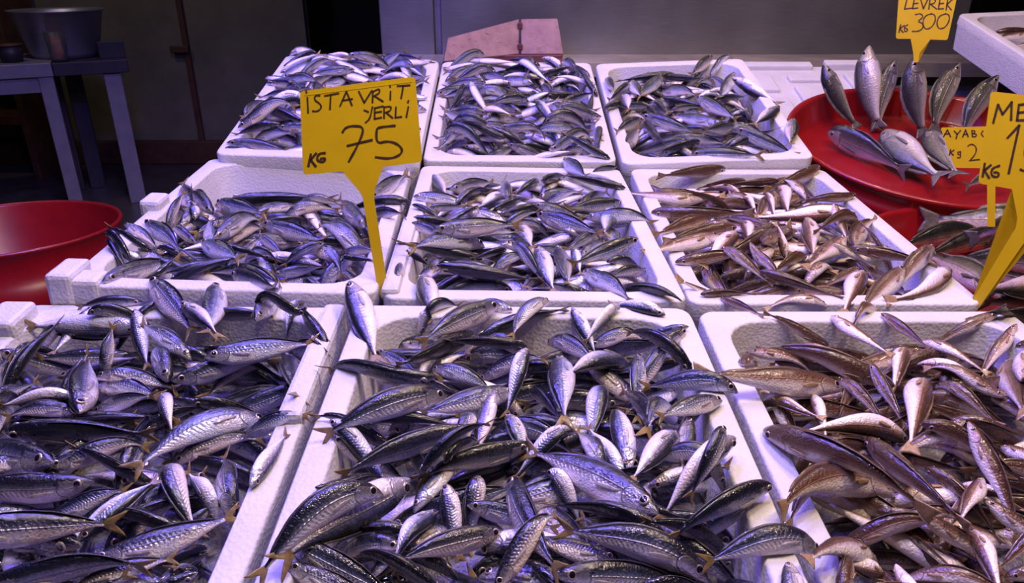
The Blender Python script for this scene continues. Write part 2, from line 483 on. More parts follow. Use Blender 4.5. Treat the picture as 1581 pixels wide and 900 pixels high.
def foam_box_bm(W, D, H=BOXH, rim=RIMW):
    bm = bmesh.new()
    rings = []
    def ring(w, d, r, z):
        rings.append([bm.verts.new((x, y, z)) for x, y in rrect(w, d, r)])
    ring(W - 0.03, D - 0.03, 0.016, -H)
    ring(W - 0.022, D - 0.022, 0.018, -H + 0.005)
    ring(W - 0.004, D - 0.004, 0.020, -0.03)
    ring(W, D, 0.020, -0.026)
    ring(W, D, 0.020, -0.004)
    ring(W - 0.006, D - 0.006, 0.018, 0.0)
    ring(W - 2 * rim + 0.006, D - 2 * rim + 0.006, 0.050, 0.0)
    ring(W - 2 * rim, D - 2 * rim, 0.048, -0.004)
    ring(W - 2 * rim - 0.020, D - 2 * rim - 0.020, 0.042, -H + 0.022)
    ring(W - 2 * rim - 0.036, D - 2 * rim - 0.036, 0.036, -H + 0.016)
    n = len(rings[0])
    for a, b in zip(rings[:-1], rings[1:]):
        for i in range(n):
            bm.faces.new((a[i], a[(i + 1) % n], b[(i + 1) % n], b[i]))
    bm.faces.new(rings[0][::-1])
    bm.faces.new(rings[-1])
    return bm

def frame(c, yaw, tilt, roll):
    return (Matrix.Translation((c[0], c[1], c[2] + CAMZ)) @ Matrix.Rotation(math.radians(yaw), 4, 'Z')
            @ Matrix.Rotation(math.radians(tilt), 4, 'X') @ Matrix.Rotation(math.radians(roll), 4, 'Y'))

BOXES = {}
for key, W, D, c, ang, label in (
    ('BL', 0.394, 0.59, (-0.382, 1.713, -0.290), (0.6, 11.5, 2.0), 'white foam box of mackerel in the rear row, behind the box with bare back wall'),
    ('BC', 0.394, 0.59, (0.014, 1.772, -0.310), (0.4, 12.0, 0.5), 'white foam box of mackerel in the rear row, before the hinged pink board'),
    ('BR', 0.394, 0.59, (0.422, 1.790, -0.312), (0.3, 12.5, -2.1), 'white foam box of loosely piled mackerel beside the red basin of sea bass'),
    ('ML', 0.396, 0.595, (-0.3855, 1.163, -0.3753), (2.49, 1.34, 2.9), 'half-filled white foam box with its bare back wall showing behind the large price sign'),
    ('MC', 0.398, 0.595, (0.0245, 1.170, -0.3899), (1.26, 1.91, 1.31), 'heaped white foam box of mackerel in the centre of the nine boxes'),
    ('MR', 0.398, 0.595, (0.4398, 1.2045, -0.4074), (-0.3, 2.79, 0.07), 'white foam box of brown whiting in the middle row, beside the red basins'),
    ('FL', 0.405, 0.605, (-0.4105, 0.545, -0.427), (-0.58, 6.0, 0.32), 'front row white foam box of mackerel nearest the empty red basin'),
    ('FC', 0.405, 0.605, (0.0149, 0.5252, -0.4049), (0.06, 3.31, 0.64), 'front row white foam box of mackerel between the other two front boxes'),
    ('FR', 0.405, 0.605, (0.4409, 0.5703, -0.4312), (-0.25, 2.97, -0.12), 'front row white foam box heaped with brown whiting')):
    mw = frame(c, *ang)
    o = bm_obj('foam_box', foam_box_bm(W, D), M['foam'], None, True, mw)
    wn = o.modifiers.new('smooth', 'WEIGHTED_NORMAL')
    tag(o, label, 'box', 'foam boxes of fish on the counter')
    BOXES[key] = dict(W=W, D=D, m=mw, inv=mw.inverted(), o=o)

def rim_local(key, px, py):
    b = BOXES[key]
    n = np.array(b['m'].to_3x3() @ Vector((0, 0, 1)))
    p = on_plane(px, py, np.array(b['m'].translation), n)
    return b['inv'] @ Vector(p)

def lug(key, x0, x1, y0, y1, z0, z1):
    box_obj('lug', (x0, y0, z0), (x1, y1, z1), M['foam'], BOXES[key]['o'], 0.006)
# stacking lugs along the rims
w = BOXES['ML']['W']
for (px, py, l) in ((243, 318, 0.05), (98, 428, 0.06)):
    q = rim_local('ML', px, py)
    lug('ML', -w / 2 - 0.012, -w / 2 + 0.020, q.y - l / 2, q.y + l / 2, -0.03, 0.016)
d = BOXES['ML']['D']
lug('ML', -w / 2 - 0.012, -w / 2 + 0.05, -d / 2 - 0.004, -d / 2 + 0.035, -0.03, 0.008)
w, d = BOXES['FL']['W'], BOXES['FL']['D']
lug('FL', -w / 2 - 0.012, -w / 2 + 0.030, d / 2 - 0.075, d / 2 - 0.02, -0.03, 0.018)
q = rim_local('FL', 462, 655)
lug('FL', w / 2 - 0.026, w / 2 + 0.0, q.y, d / 2 - 0.01, -0.01, 0.012)
w, d = BOXES['MR']['W'], BOXES['MR']['D']
w, d = BOXES['MC']['W'], BOXES['MC']['D']
q = rim_local('MC', 625, 340)
lug('MC', -w / 2 - 0.002, -w / 2 + 0.022, -d / 2 + 0.01, q.y, -0.01, 0.008)

# crushed ice under the fish of each box
def ice_bed(key, drop, dome):
    b = BOXES[key]
    w, d = b['W'] - 2 * RIMW - 0.016, b['D'] - 2 * RIMW - 0.016
    nx, ny = 26, 36
    vs, fs = [], []
    rg = np.random.RandomState(hash(key) % 1000 if False else sum(map(ord, key)))
    for j in range(ny):
        for i in range(nx):
            sx, sy = -1 + 2 * i / (nx - 1), -1 + 2 * j / (ny - 1)
            k = (1 - sx ** 4) * (1 - sy ** 4)
            vs.append(b['m'] @ Vector((sx * w / 2, sy * d / 2, -drop + dome * k + rg.uniform(-.003, .003))))
    for j in range(ny - 1):
        for i in range(nx - 1):
            a = j * nx + i
            fs.append((a, a + 1, a + nx + 1, a + nx))
    o = mesh_obj('ice_bed', [tuple(v) for v in vs], fs, M['ice'], smooth=False)
    tag(o, ICE_LABEL[key], 'ice', 'beds of crushed ice under the fish', 'stuff')
ICE_LABEL = dict(BL='crushed ice under the mackerel of the rear box over the bare wall', BC='crushed ice under the mackerel before the hinged pink board',
                 BR='crushed ice under the mackerel beside the red basin', ML='crushed ice under the mackerel of the half-filled box',
                 MC='crushed ice under the mackerel of the centre box', MR='crushed ice under the whiting of the middle row',
                 FL='crushed ice under the front mackerel nearest the empty basin', FC='crushed ice under the front middle box of mackerel',
                 FR='crushed ice under the whiting of the front row')
DROP = dict(BL=.056, BC=.056, BR=.066, ML=.070, MC=.058, MR=.062, FL=.064, FC=.062, FR=.066)
for k in BOXES: ice_bed(k, DROP[k], 0.022)

# ------------------------------------------------------------------ height map of what a fish can lie on
GX0, GX1, GY0, GY1, GS = -0.85, 1.45, 0.10, 2.20, 0.004
NX, NY = int((GX1 - GX0) / GS), int((GY1 - GY0) / GS)
gx, gy = np.meshgrid(GX0 + GS * (np.arange(NX) + .5), GY0 + GS * (np.arange(NY) + .5))
HM = np.full((NY, NX), 0.80)
EDGE = np.full((NY, NX), 9.0)
for key, b in BOXES.items():
    m = np.array(b['m'])
    # rim plane height at each cell, then box coordinates
    n = m[:3, 2]
    z = m[2, 3] - ((gx - m[0, 3]) * n[0] + (gy - m[1, 3]) * n[1]) / n[2]
    inv = np.array(b['inv'])
    lx = inv[0, 0] * gx + inv[0, 1] * gy + inv[0, 2] * z + inv[0, 3]
    ly = inv[1, 0] * gx + inv[1, 1] * gy + inv[1, 2] * z + inv[1, 3]
    W, D = b['W'], b['D']
    dist = np.maximum(abs(lx) - W / 2, abs(ly) - D / 2)
    near = (dist > 0) & (dist < 0.05) & (dist < EDGE)
    HM = np.where(near, z - 0.015, HM); EDGE = np.where(near, dist, EDGE)
    on = (abs(lx) < W / 2) & (abs(ly) < D / 2)
    EDGE = np.where(on, -1, EDGE)
    ins = (abs(lx) < W / 2 - RIMW) & (abs(ly) < D / 2 - RIMW)
    sx, sy = np.clip(abs(lx) / (W / 2 - RIMW), 0, 1), np.clip(abs(ly) / (D / 2 - RIMW), 0, 1)
    k = (1 - sx ** 4) * (1 - sy ** 4)
    HM = np.where(on, np.where(ins, z - DROP[key] + 0.022 * k, z), HM)

def hm_at(x, y):
    i = np.clip(((np.asarray(x) - GX0) / GS).astype(int), 0, NX - 1)
    j = np.clip(((np.asarray(y) - GY0) / GS).astype(int), 0, NY - 1)
    return HM[j, i]

# ------------------------------------------------------------------ red basins
def basin_prof(R, H, taper=0.86, wall=0.004):
    r0 = R * taper
    return [(0, 0.012), (r0 * 0.5, 0.012), (r0 - 0.012, 0.013), (r0 - 0.002, 0.022), (R - wall - 0.004, H - 0.006), (R - wall, H), (R + 0.004, H + 0.002),
            (R + 0.007, H - 0.004), (R + 0.003, H - 0.010), (R - 0.002, H - 0.016), (R - (R - r0) * 0.45, H * 0.52), (R - (R - r0) * 0.45 + 0.005, H * 0.50),
            (r0 + 0.008, 0.02), (r0, 0.004), (r0 - 0.01, 0.0), (0, 0.0)]
def basin(name, c, R, H, tilt, label, roll=0.0, taper=0.86):
    mw = Matrix.Translation(c) @ Matrix.Rotation(math.radians(tilt), 4, 'X') @ Matrix.Rotation(math.radians(roll), 4, 'Y') @ Matrix.Translation((0, 0, -H))
    o = lathe(name, basin_prof(R, H, taper), M['red_plastic'], None, 96, mw)
    tag(o, label, 'basin', 'round red plastic basins')
    return mw
UB_D = 1.75
UB = at_depth(1440, 215, UB_D)
UB_R = 212 / FPX * UB_D
UBH = 0.085
ub_m = basin('red_basin', UB, UB_R, UBH, 12.0, 'round red basin in which sea bass stand upright', 0, 0.95)
LB = at_depth(1600, 402, 1.30)
LB_R = 250 / FPX * 1.30
lb_m = basin('red_basin', LB, LB_R, 0.11, 2.0, 'round red basin of large olive-backed fish below the sea bass basin', 0, 0.93)
EB = at_depth(4, 350, 2.10)
EB_R = 163 / FPX * 2.10
basin('red_basin', EB, EB_R, 0.20, -3.0, 'empty round red basin beside the dark table', 0, 0.97)
st = empty('basin_stand', (EB[0], EB[1], 0))
tag(st, 'dark low stand that carries the empty red basin', 'stand')
zt = EB[2] - 0.215
box_obj('top_board', (-0.26, -0.26, zt - 0.03), (0.26, 0.26, zt), M['table_dark'], st, 0.005)
for sx in (-1, 1):
    for sy in (-1, 1):
        box_obj('leg', (sx * 0.22 - 0.02, sy * 0.22 - 0.02, 0), (sx * 0.22 + 0.02, sy * 0.22 + 0.02, zt - 0.03), M['table_dark'], st, 0.003)
# stand under the two right basins
sd = empty('basin_rack', (1.0, 1.45, 0))
tag(sd, 'two-step steel rack that carries the two filled red basins', 'rack')
zb = UB[2] - UBH - 0.035
box_obj('upper_shelf', (-0.30, 0.10, zb - 0.065), (0.42, 0.62, zb - 0.045), M['steel'], sd, 0.003)
zl = LB[2] - 0.125
box_obj('lower_shelf', (-0.30, -0.72, zl - 0.02), (0.45, 0.10, zl), M['steel'], sd, 0.003)
for x in (-0.28, 0.40):
    for y, z in ((-0.70, zl - 0.02), (0.0, zl - 0.02), (0.58, zb - 0.065)):
        box_obj('leg', (x - 0.02, y, 0), (x + 0.02, y + 0.04, z), M['table_grey'], sd, 0.003)
# the lower basin as a surface for the height map, and the shelf before it
r2 = (gx - LB[0]) ** 2 + (gy - LB[1]) ** 2
HM = np.where(r2 < LB_R ** 2, np.where(r2 < (LB_R - 0.02) ** 2, LB[2] - 0.02, LB[2]), HM)
HM = np.where((gx > 0.665) & (gy < LB[1] - 0.1) & (r2 > LB_R ** 2), LB[2] + 0.015, HM)

# upturned foam box behind the sea bass basin
lm = np.array([0.94, 2.27, 0.925])
lmx = Matrix.Translation(lm) @ Matrix.Rotation(math.radians(16), 4, 'X')
fl = empty('upturned_foam_box', matrix=lmx)
tag(fl, 'upturned white foam box with recessed base behind the sea bass basin', 'box')
box_obj('base_panel', (-0.21, -0.23, -0.09), (0.21, 0.23, -0.012), M['foam'], fl, 0.008)
for lo, hi in (((-0.21, 0.195, -0.02), (0.02, 0.23, 0.004)), ((0.06, 0.195, -0.02), (0.21, 0.23, 0.010)), ((-0.20, 0.03, -0.02), (-0.13, 0.14, 0.0)), ((-0.08, 0.10, -0.02), (0.05, 0.14, 0.0)),
               ((-0.21, -0.22, -0.02), (-0.12, -0.02, 0.0)), ((-0.08, -0.22, -0.02), (0.06, 0.06, 0.0)), ((0.10, -0.22, -0.02), (0.20, 0.15, 0.0))):
    box_obj('raised_pad', lo, hi, M['foam'], fl, 0.005)
box_obj('support_frame', (-0.19, -0.21, -0.30), (0.19, 0.21, -0.092), M['table_grey'], fl, 0.003)

# ------------------------------------------------------------------ tilted foam box at the back right
best = None
A = at_depth(1478, 21, 2.25)
for dB in np.arange(1.5, 2.25, 0.02):
    B = at_depth(1581, 86, dB)
    # far rim: point C along px row y=17 such that AB . AC = 0
    for dC in np.arange(1.9, 2.9, 0.02):
        Cp = at_depth(1600, 17, dC)
        e = abs(nrm(B - A) @ nrm(Cp - A))
        n = nrm(np.cross(Cp - A, -(B - A)))
        if n[2] < 0: n = -n
        q = proj(A - n * 0.105)
        er = (q[0] - 1462) ** 2 + (q[1] - 63) ** 2 + 4000 * e * e
        if best is None or er < best[0]: best = (er, B, Cp, n)
_, B, Cp, n = best
ey = nrm(A - B); ez = n; ex = nrm(np.cross(ey, ez))
W, D = 0.40, 0.52
ctr = A - ey * D / 2 + ex * W / 2
TBM = Matrix([[ex[i], ey[i], ez[i], ctr[i]] for i in range(3)] + [[0, 0, 0, 1]])
tb = bm_obj('foam_box', foam_box_bm(W, D, 0.105), M['foam'], None, True, TBM)
tb.modifiers.new('smooth', 'WEIGHTED_NORMAL')
tag(tb, 'white foam box propped high at a slant above the sea bass, few fish inside', 'box')
tsm = Matrix.Translation(ctr - ez * 0.107)
ts = empty('box_prop', (ctr[0] + 0.08, ctr[1], 0))
tag(ts, 'steel stand holding up the slanted foam box', 'stand')
bm = bmesh.new()
bm_box(bm, (-0.12, -0.16, -0.125), (0.19, 0.22, -0.108), Matrix.Translation((-ctr[0] - 0.08, -ctr[1], 0)) @ TBM)
bm_obj('tray_plate', bm, M['steel'], ts)
box_obj('post', (0.02, -0.03, 0), (0.08, 0.03, ctr[2] - 0.13), M['table_grey'], ts, 0.003)

# ------------------------------------------------------------------ hinged boards on the ledge
hb = empty('hinged_board', (0, 0, 0))
tag(hb, 'pinkish scarred hinged board standing open on the steel ledge', 'board')
base_y = 2.60
def board_panel(name, quad, th, mat):
    q = [np.array(p) for p in quad]
    n = nrm(np.cross(q[1] - q[0], q[3] - q[0]))
    if n[1] > 0: n = -n
    vs = q + [p - n * th for p in q]
    bm = bmesh.new()
    v = [bm.verts.new(p) for p in vs]
    for f in ((0, 1, 2, 3), (7, 6, 5, 4), (0, 4, 5, 1), (1, 5, 6, 2), (2, 6, 7, 3), (3, 7, 4, 0)): bm.faces.new([v[i] for i in f])
    return bm_obj(name, bm, mat, hb, False, None, 0.003)
R1 = on_plane(803, 83, (0, 2.62, 0), np.array([0, 1.0, 0])); R2 = on_plane(870, 83, (0, 2.62, 0), np.array([0, 1.0, 0]))
R3 = on_plane(861, 28, (0, 2.70, 0), np.array([0, 1.0, 0])); R4 = on_plane(803, 29, (0, 2.70, 0), np.array([0, 1.0, 0]))
L1 = on_plane(685, 95, (0, 2.50, 0), np.array([0, 1.0, 0])); L4 = on_plane(692, 58, (0, 2.55, 0), np.array([0, 1.0, 0]))
board_panel('panel', [R1 + [0.003, 0, 0], R2, R3, R4 + [0.003, 0, 0]], 0.02, M['board'])
board_panel('panel', [L1, R1 - [0.003, 0, 0], R4 - [0.003, 0, 0], L4], 0.02, M['board'])
box_obj('foot_board', (L1[0] + 0.04, 2.60, lz), (R2[0] - 0.004, 2.76, R1[2] - 0.002), M['board_edge'], hb, 0.003)
for k in (0.2, 0.8):
    p = R1 * (1 - k) + R4 * k
    box_obj('hinge', (p[0] - 0.008, p[1] - 0.012, p[2] - 0.010), (p[0] + 0.008, p[1] + 0.002, p[2] + 0.010), M['board_edge'], hb, 0.002)

# ------------------------------------------------------------------ table, bowl and glass at the left
def tz(px, py, z): return on_z(px, py, z)
TZ = 0.80
corner, right = tz(78, 97, TZ), tz(192, 97, TZ)
ty = corner[1]
YAW = math.radians(27)
def tloc(x, y, z=0.0):      # the tables face the stall: local x along their front edge from the joint, y back from it
    return np.array([corner[0] + x * math.cos(YAW) - y * math.sin(YAW), corner[1] + x * math.sin(YAW) + y * math.cos(YAW), z])
pt = empty('metal_table', tuple(tloc(0, 0)), (0, 0, YAW))
tag(pt, 'pale grey metal table at the left edge, joined to the dark table', 'table')
box_obj('table_top', (-1.2, 0.0, TZ - 0.07), (0.0, 0.55, TZ), M['table_grey'], pt, 0.004)
box_obj('apron', (-1.15, 0.02, TZ - 0.15), (-0.01, 0.05, TZ - 0.072), M['table_grey'], pt, 0.003)
for x, y in ((-0.075, 0.01), (-1.18, 0.01), (-0.075, 0.46), (-1.18, 0.46)):
    box_obj('leg', (x, y, 0), (x + 0.07, y + 0.07, TZ - 0.072), M['table_grey'] if y < .1 else M['table_dark'], pt, 0.004)  # rear legs take the dark colour to imitate shade under the table
dw = np.linalg.norm(right - corner) * 0.93
dt = empty('work_table', tuple(tloc(0.003, 0)), (0, 0, YAW))
tag(dt, 'narrow dark metal table beside the pale one, with a raised back plate', 'table')
box_obj('table_top', (0, 0.0, TZ - 0.07), (dw, 0.55, TZ - 0.002), M['table_dark'], dt, 0.004)
box_obj('back_plate', (dw - 0.13, 0.10, TZ - 0.002), (dw, 0.13, TZ + 0.085), M['table_dark'], dt, 0.003)
for x, y in ((dw - 0.13, 0.02), (dw - 0.13, 0.46), (0.02, 0.46)):
    box_obj('leg', (x, y, 0), (x + 0.085, y + 0.07, TZ - 0.07), M['table_grey'] if y < .1 else M['table_dark'], dt, 0.004)  # shade between the legs is put into the rear legs' dark colour
bc = tz(97, 92, TZ)
dep = (bc - C0) @ FW
br = 66 / FPX * dep
bw = lathe('metal_bowl', [(0, 0.006), (br * .70, 0.006), (br * .74, 0.02), (br * 0.97, br * 1.02), (br * 1.03, br * 1.04), (br * 1.04, br * 1.06), (br * 1.0, br * 1.06), (br * .95, br * 1.0), (br * .72, 0.03), (br * 0.70, 0.0), (0, 0.0)][::-1],
           M['aluminium'], None, 64, Matrix.Translation((bc[0] - 0.06, bc[1] + 0.15, TZ + 0.001)))
tag(bw, 'large flared aluminium bowl on the dark table', 'bowl')
gc = bc + np.array([-0.012, -br * .72 - 0.055, 0])
gp = tz(90, 95, TZ); gr = 13.0 / FPX * dep
tg = empty('tea_glass', (gp[0], gp[1] + 0.02, TZ + 0.001))
tag(tg, 'small glass half full of brown tea before the metal bowl', 'glass')
gh = gr * 3.3
lathe('glass_wall', [(0, 0.0), (gr * .85, 0.0), (gr * 0.9, 0.01), (gr * 1.1, gh), (gr * 1.02, gh), (gr * .84, 0.012), (0, 0.012)], M['glass'], tg, 32)
lathe('tea', [(0, 0.013), (gr * .83, 0.013), (gr * 0.92, gh * 0.6), (0, gh * 0.6)], M['glass_tea'], tg, 32)
cp = tz(38, 95, TZ)
tr = empty('storage_tub', (cp[0] - 0.05, cp[1] - 0.02, TZ + 0.001))
tag(tr, 'small dark lidded tub beside the metal bowl, half in shadow', 'tub')
lathe('tub_wall', [(0, 0), (0.05, 0), (0.06, 0.08), (0, 0.08)], M['table_dark'], tr, 32)
lathe('lid', [(0, 0.081), (0.064, 0.081), (0.064, 0.09), (0, 0.092)], M['wood_dark'], tr, 32)

# ------------------------------------------------------------------ price signs
def outline_round(pts, r, n=5):
    pts = [np.array(p, float) for p in pts]
    out = []
    N = len(pts)
    for i in range(N):
        p0, p, p1 = pts[i - 1], pts[i], pts[(i + 1) % N]
        rr = r[i] if isinstance(r, (list, tuple)) else r
        a, b = nrm(p0 - p), nrm(p1 - p)
        if rr < 1e-6:
            out.append(p); continue
        s, e = p + a * rr, p + b * rr
        for k in range(n):
            t = k / (n - 1)
            out.append((1 - t) ** 2 * s + 2 * t * (1 - t) * p + t * t * e)
    return out

class Sign:
    """A yellow plastic price sign: board, stake and hand lettering on one real plane."""
    def __init__(s, label, base, n):
        s.p0, s.n = np.asarray(base, float), nrm(n)
        s.root = empty('price_sign', tuple(base))
        tag(s.root, label, 'sign', 'yellow price signs')
    def P(s, q, off=0.0): return on_plane(q[0], q[1], s.p0, s.n) + s.n * off
    def plate(s, name, pts, r, th=0.0016, off=0.0):
        pts = outline_round(pts, r)
        a = [s.P(p, off + th / 2) - s.p0 for p in pts]
        b = [s.P(p, off - th / 2) - s.p0 for p in pts]
        bm = bmesh.new()
        va, vb = [bm.verts.new(p) for p in a], [bm.verts.new(p) for p in b]
        bm.faces.new(va); bm.faces.new(vb[::-1])
        N = len(va)
        for i in range(N): bm.faces.new((va[i], vb[i], vb[(i + 1) % N], va[(i + 1) % N]))
        bmesh.ops.triangulate(bm, faces=[f for f in bm.faces if len(f.verts) > 4])
        return bm_obj(name, bm, M['sign_yellow'], s.root)
    def write(s, name, strokes, xf, wpx):
        ox, oy, sc = xf
        bm = bmesh.new()
        for st in strokes:
            p = np.array([(ox + x / sc, oy + y / sc) for x, y in st], float)
            if len(p) > 2:      # round the pen path
                for _ in range(2):
                    q = [p[0]]
                    for i in range(len(p) - 1):
                        q += [p[i] * .75 + p[i + 1] * .25, p[i] * .25 + p[i + 1] * .75]
                    q.append(p[-1]); p = np.array(q)
            d = np.gradient(p, axis=0)
            d /= np.maximum(np.linalg.norm(d, axis=1, keepdims=True), 1e-6)
            nn = np.stack([-d[:, 1], d[:, 0]], 1)
            p[0] -= d[0] * wpx * .4; p[-1] += d[-1] * wpx * .4
            hw = wpx / 2 * (1 + 0.15 * np.sin(np.arange(len(p)) * 1.3))
            L = [bm.verts.new(s.P(p[i] + nn[i] * hw[i], 0.0013) - s.p0) for i in range(len(p))]
            R = [bm.verts.new(s.P(p[i] - nn[i] * hw[i], 0.0013) - s.p0) for i in range(len(p))]
            for i in range(len(p) - 1): bm.faces.new((L[i], R[i], R[i + 1], L[i + 1]))
        return bm_obj(name, bm, M['marker'], s.root)

def to_cam(p, lean=0.12):
    v = C0 - np.asarray(p); v = nrm([v[0], v[1], 0])
    return nrm(v + np.array([0, 0, lean]))

b1 = on_z(590, 447, float(BOXES['MC']['m'].translation.z) - 0.012)
s1 = Sign('large yellow price sign for mackerel at 75, planted where the foam boxes meet', b1, to_cam(b1, 0.2))
s1.plate('board', [(463, 141), (641, 118), (652, 250), (592, 257.5), (528, 264.5), (468, 270)], [7, 7, 7, 0, 0, 7])
s1.plate('stake', [(528, 263.5), (592, 256.5), (579, 291), (577.5, 305), (599, 446), (596, 462), (590, 462), (583, 447), (560, 305), (556, 297)], 1.5, 0.0026, -0.0003)
s1.plate('raised_border', [(470, 146.5), (635, 125.5), (636.5, 127), (471.5, 148)], 0.3, 0.0012, 0.0006)
T1 = (440, 100, 4.7375)
s1.write('handwriting', [
    [(165, 240), (170, 350)], [(155, 190), (158, 205)],
    [(255, 225), (225, 222), (212, 255), (265, 290), (265, 320), (235, 342), (203, 338)],
    [(292, 227), (392, 209)], [(335, 222), (330, 325)],
    [(403, 302), (450, 195)], [(450, 195), (490, 297)], [(418, 262), (492, 250)],
    [(540, 195), (580, 277)], [(580, 277), (635, 190)],
    [(643, 198), (640, 275)], [(640, 200), (690, 172), (695, 205), (648, 230)], [(660, 232), (717, 268)],
    [(772, 195), (770, 255)], [(768, 152), (769, 162)],
    [(822, 155), (912, 150)], [(865, 155), (850, 245)],
    [(580, 332), (610, 345)], [(640, 308), (622, 395), (590, 422)],
    [(657, 315), (655, 395)], [(657, 317), (718, 303)], [(655, 350), (705, 342)], [(655, 396), (705, 385)],
    [(725, 312), (725, 390)], [(725, 310), (778, 302), (772, 338), (730, 350)], [(740, 350), (787, 388)],
    [(812, 310), (808, 388)], [(808, 386), (852, 380)],
    [(902, 308), (888, 382)], [(903, 262), (899, 275)]], T1, 2.5)
s1.write('price_digits', [
    [(422, 492), (440, 462), (490, 445), (582, 453), (548, 560), (468, 707)], [(458, 592), (635, 550)],
    [(803, 445), (690, 456), (668, 472), (670, 578), (750, 556), (825, 578), (862, 622), (840, 662), (765, 688), (665, 675)],
    [(190, 655), (172, 740)], [(228, 648), (188, 695)], [(188, 695), (225, 742)],
    [(292, 645), (250, 648), (230, 690), (262, 714), (298, 700), (290, 680), (262, 688)]], T1, 3.5)

# sign stuck in the mouth of a standing sea bass
b2 = at_depth(1412, 88, 1.78)
s2 = Sign('yellow price sign reading 300, stuck upright in a sea bass mouth', b2, to_cam(b2, 0.1))
s2.plate('board', [(1389, -26), (1481, -20), (1463, 62), (1436, 61), (1407, 60), (1383, 60)], [4, 4, 4, 0, 0, 4])
s2.plate('stake', [(1406, 59.5), (1437, 60.5), (1420, 82), (1418, 96), (1411, 96), (1410, 82)], 1.0, 0.0026, -0.0003)
T2 = (1180, 0, 3.0)
s2.write('handwriting', [
    [(662, -8), (650, 42)], [(650, 42), (682, 38)], [(695, -5), (687, 40)], [(695, -4), (716, -6)], [(690, 18), (711, 15)], [(687, 40), (710, 37)],
    [(724, -4), (737, 40)], [(737, 40), (758, -4)], [(768, -5), (762, 42)], [(768, -5), (794, -4), (790, 15), (768, 20)], [(770, 20), (798, 42)],
    [(814, -4), (806, 42)], [(814, -4), (836, -6)], [(810, 18), (830, 15)], [(806, 42), (830, 40)], [(850, -5), (842, 46)], [(873, -5), (846, 22)], [(846, 22), (866, 46)],
    [(700, 68), (725, 62), (738, 80), (708, 100), (732, 106), (738, 128), (715, 146), (686, 145)],
    [(776, 64), (745, 72), (732, 105), (745, 138), (775, 128), (794, 95), (790, 68), (772, 64)],
    [(842, 64), (812, 72), (797, 105), (808, 136), (838, 128), (858, 95), (856, 68), (838, 64)],
    [(632, 115), (624, 150)], [(648, 118), (628, 133)], [(628, 133), (643, 150)], [(664, 116), (650, 122), (648, 146), (662, 146), (663, 132), (655, 132)]], T2, 2.0)

# small sign behind the large one at the right
b4 = at_depth(1532, 335, 1.25)
s4 = Sign('small yellow price sign half hidden behind the larger sign at the right', b4, to_cam(b4, 0.15))
s4.plate('board', [(1452, 197), (1566, 194), (1575, 259), (1541, 259.5), (1522, 259.5), (1474, 259)], [4, 4, 4, 0, 0, 4])
s4.plate('stake', [(1522, 259), (1541, 259), (1537, 285), (1536.5, 350), (1524.5, 350), (1524, 285)], 1.0, 0.0026, -0.0003)
T4 = (1380, 120, 4.2837)
s4.write('handwriting', [
    [(328, 392), (355, 345)], [(355, 345), (376, 390)], [(336, 373), (370, 370)], [(400, 352), (420, 375)], [(442, 348), (420, 375)], [(420, 375), (412, 402)],
    [(455, 392), (475, 345)], [(475, 345), (492, 390)], [(460, 376), (488, 372)],
    [(517, 350), (520, 390)], [(515, 350), (537, 350), (535, 366), (520, 370)], [(520, 370), (547, 372), (545, 390), (521, 390)], [(590, 352), (576, 370), (592, 388)],
    [(376, 475), (368, 512)], [(398, 478), (375, 494)], [(375, 494), (394, 512)], [(442, 490), (424, 490), (424, 508), (440, 508)], [(442, 488), (441, 530), (422, 528)],
    [(490, 452), (515, 435), (548, 458), (542, 505), (502, 548)], [(502, 548), (566, 540)]], T4, 1.9)

b3 = on_z(1507, 468, float((BOXES['MR']['m'] @ Vector((0.18, -0.285, 0))).z) - 0.004)
s3 = Sign('large yellow price sign for whiting cut by the picture edge', b3, to_cam(b3, 0.2))
s3.plate('board', [(1530, 141), (1700, 160), (1690, 312), (1652, 306), (1563, 292), (1510, 283)], [8, 8, 8, 0, 0, 8])
s3.plate('stake', [(1562, 290.5), (1653, 304.5), (1604, 340), (1597, 352), (1515, 470), (1508, 480), (1503, 479), (1499, 467), (1568, 352), (1571, 338)], 1.5, 0.0032, -0.0006)
s3.write('handwriting', [
    [(658, 298), (690, 178)], [(690, 178), (720, 242)], [(720, 242), (780, 162)], [(780, 162), (776, 278)],
    [(828, 178), (815, 282)], [(828, 180), (885, 172)], [(822, 232), (872, 226)], [(815, 282), (880, 280)]], T4, 3.4)
s3.write('price_digits', [
    [(752, 398), (830, 315)], [(830, 315), (760, 632)],
    [(960, 425), (880, 432), (858, 520), (900, 508), (940, 540), (925, 600), (880, 625), (838, 606)],
    [(602, 568), (588, 652)], [(642, 578), (600, 612)], [(600, 612), (630, 662)], [(698, 582), (650, 598), (642, 648), (690, 660), (695, 625), (664, 626)]], T4, 3.4)

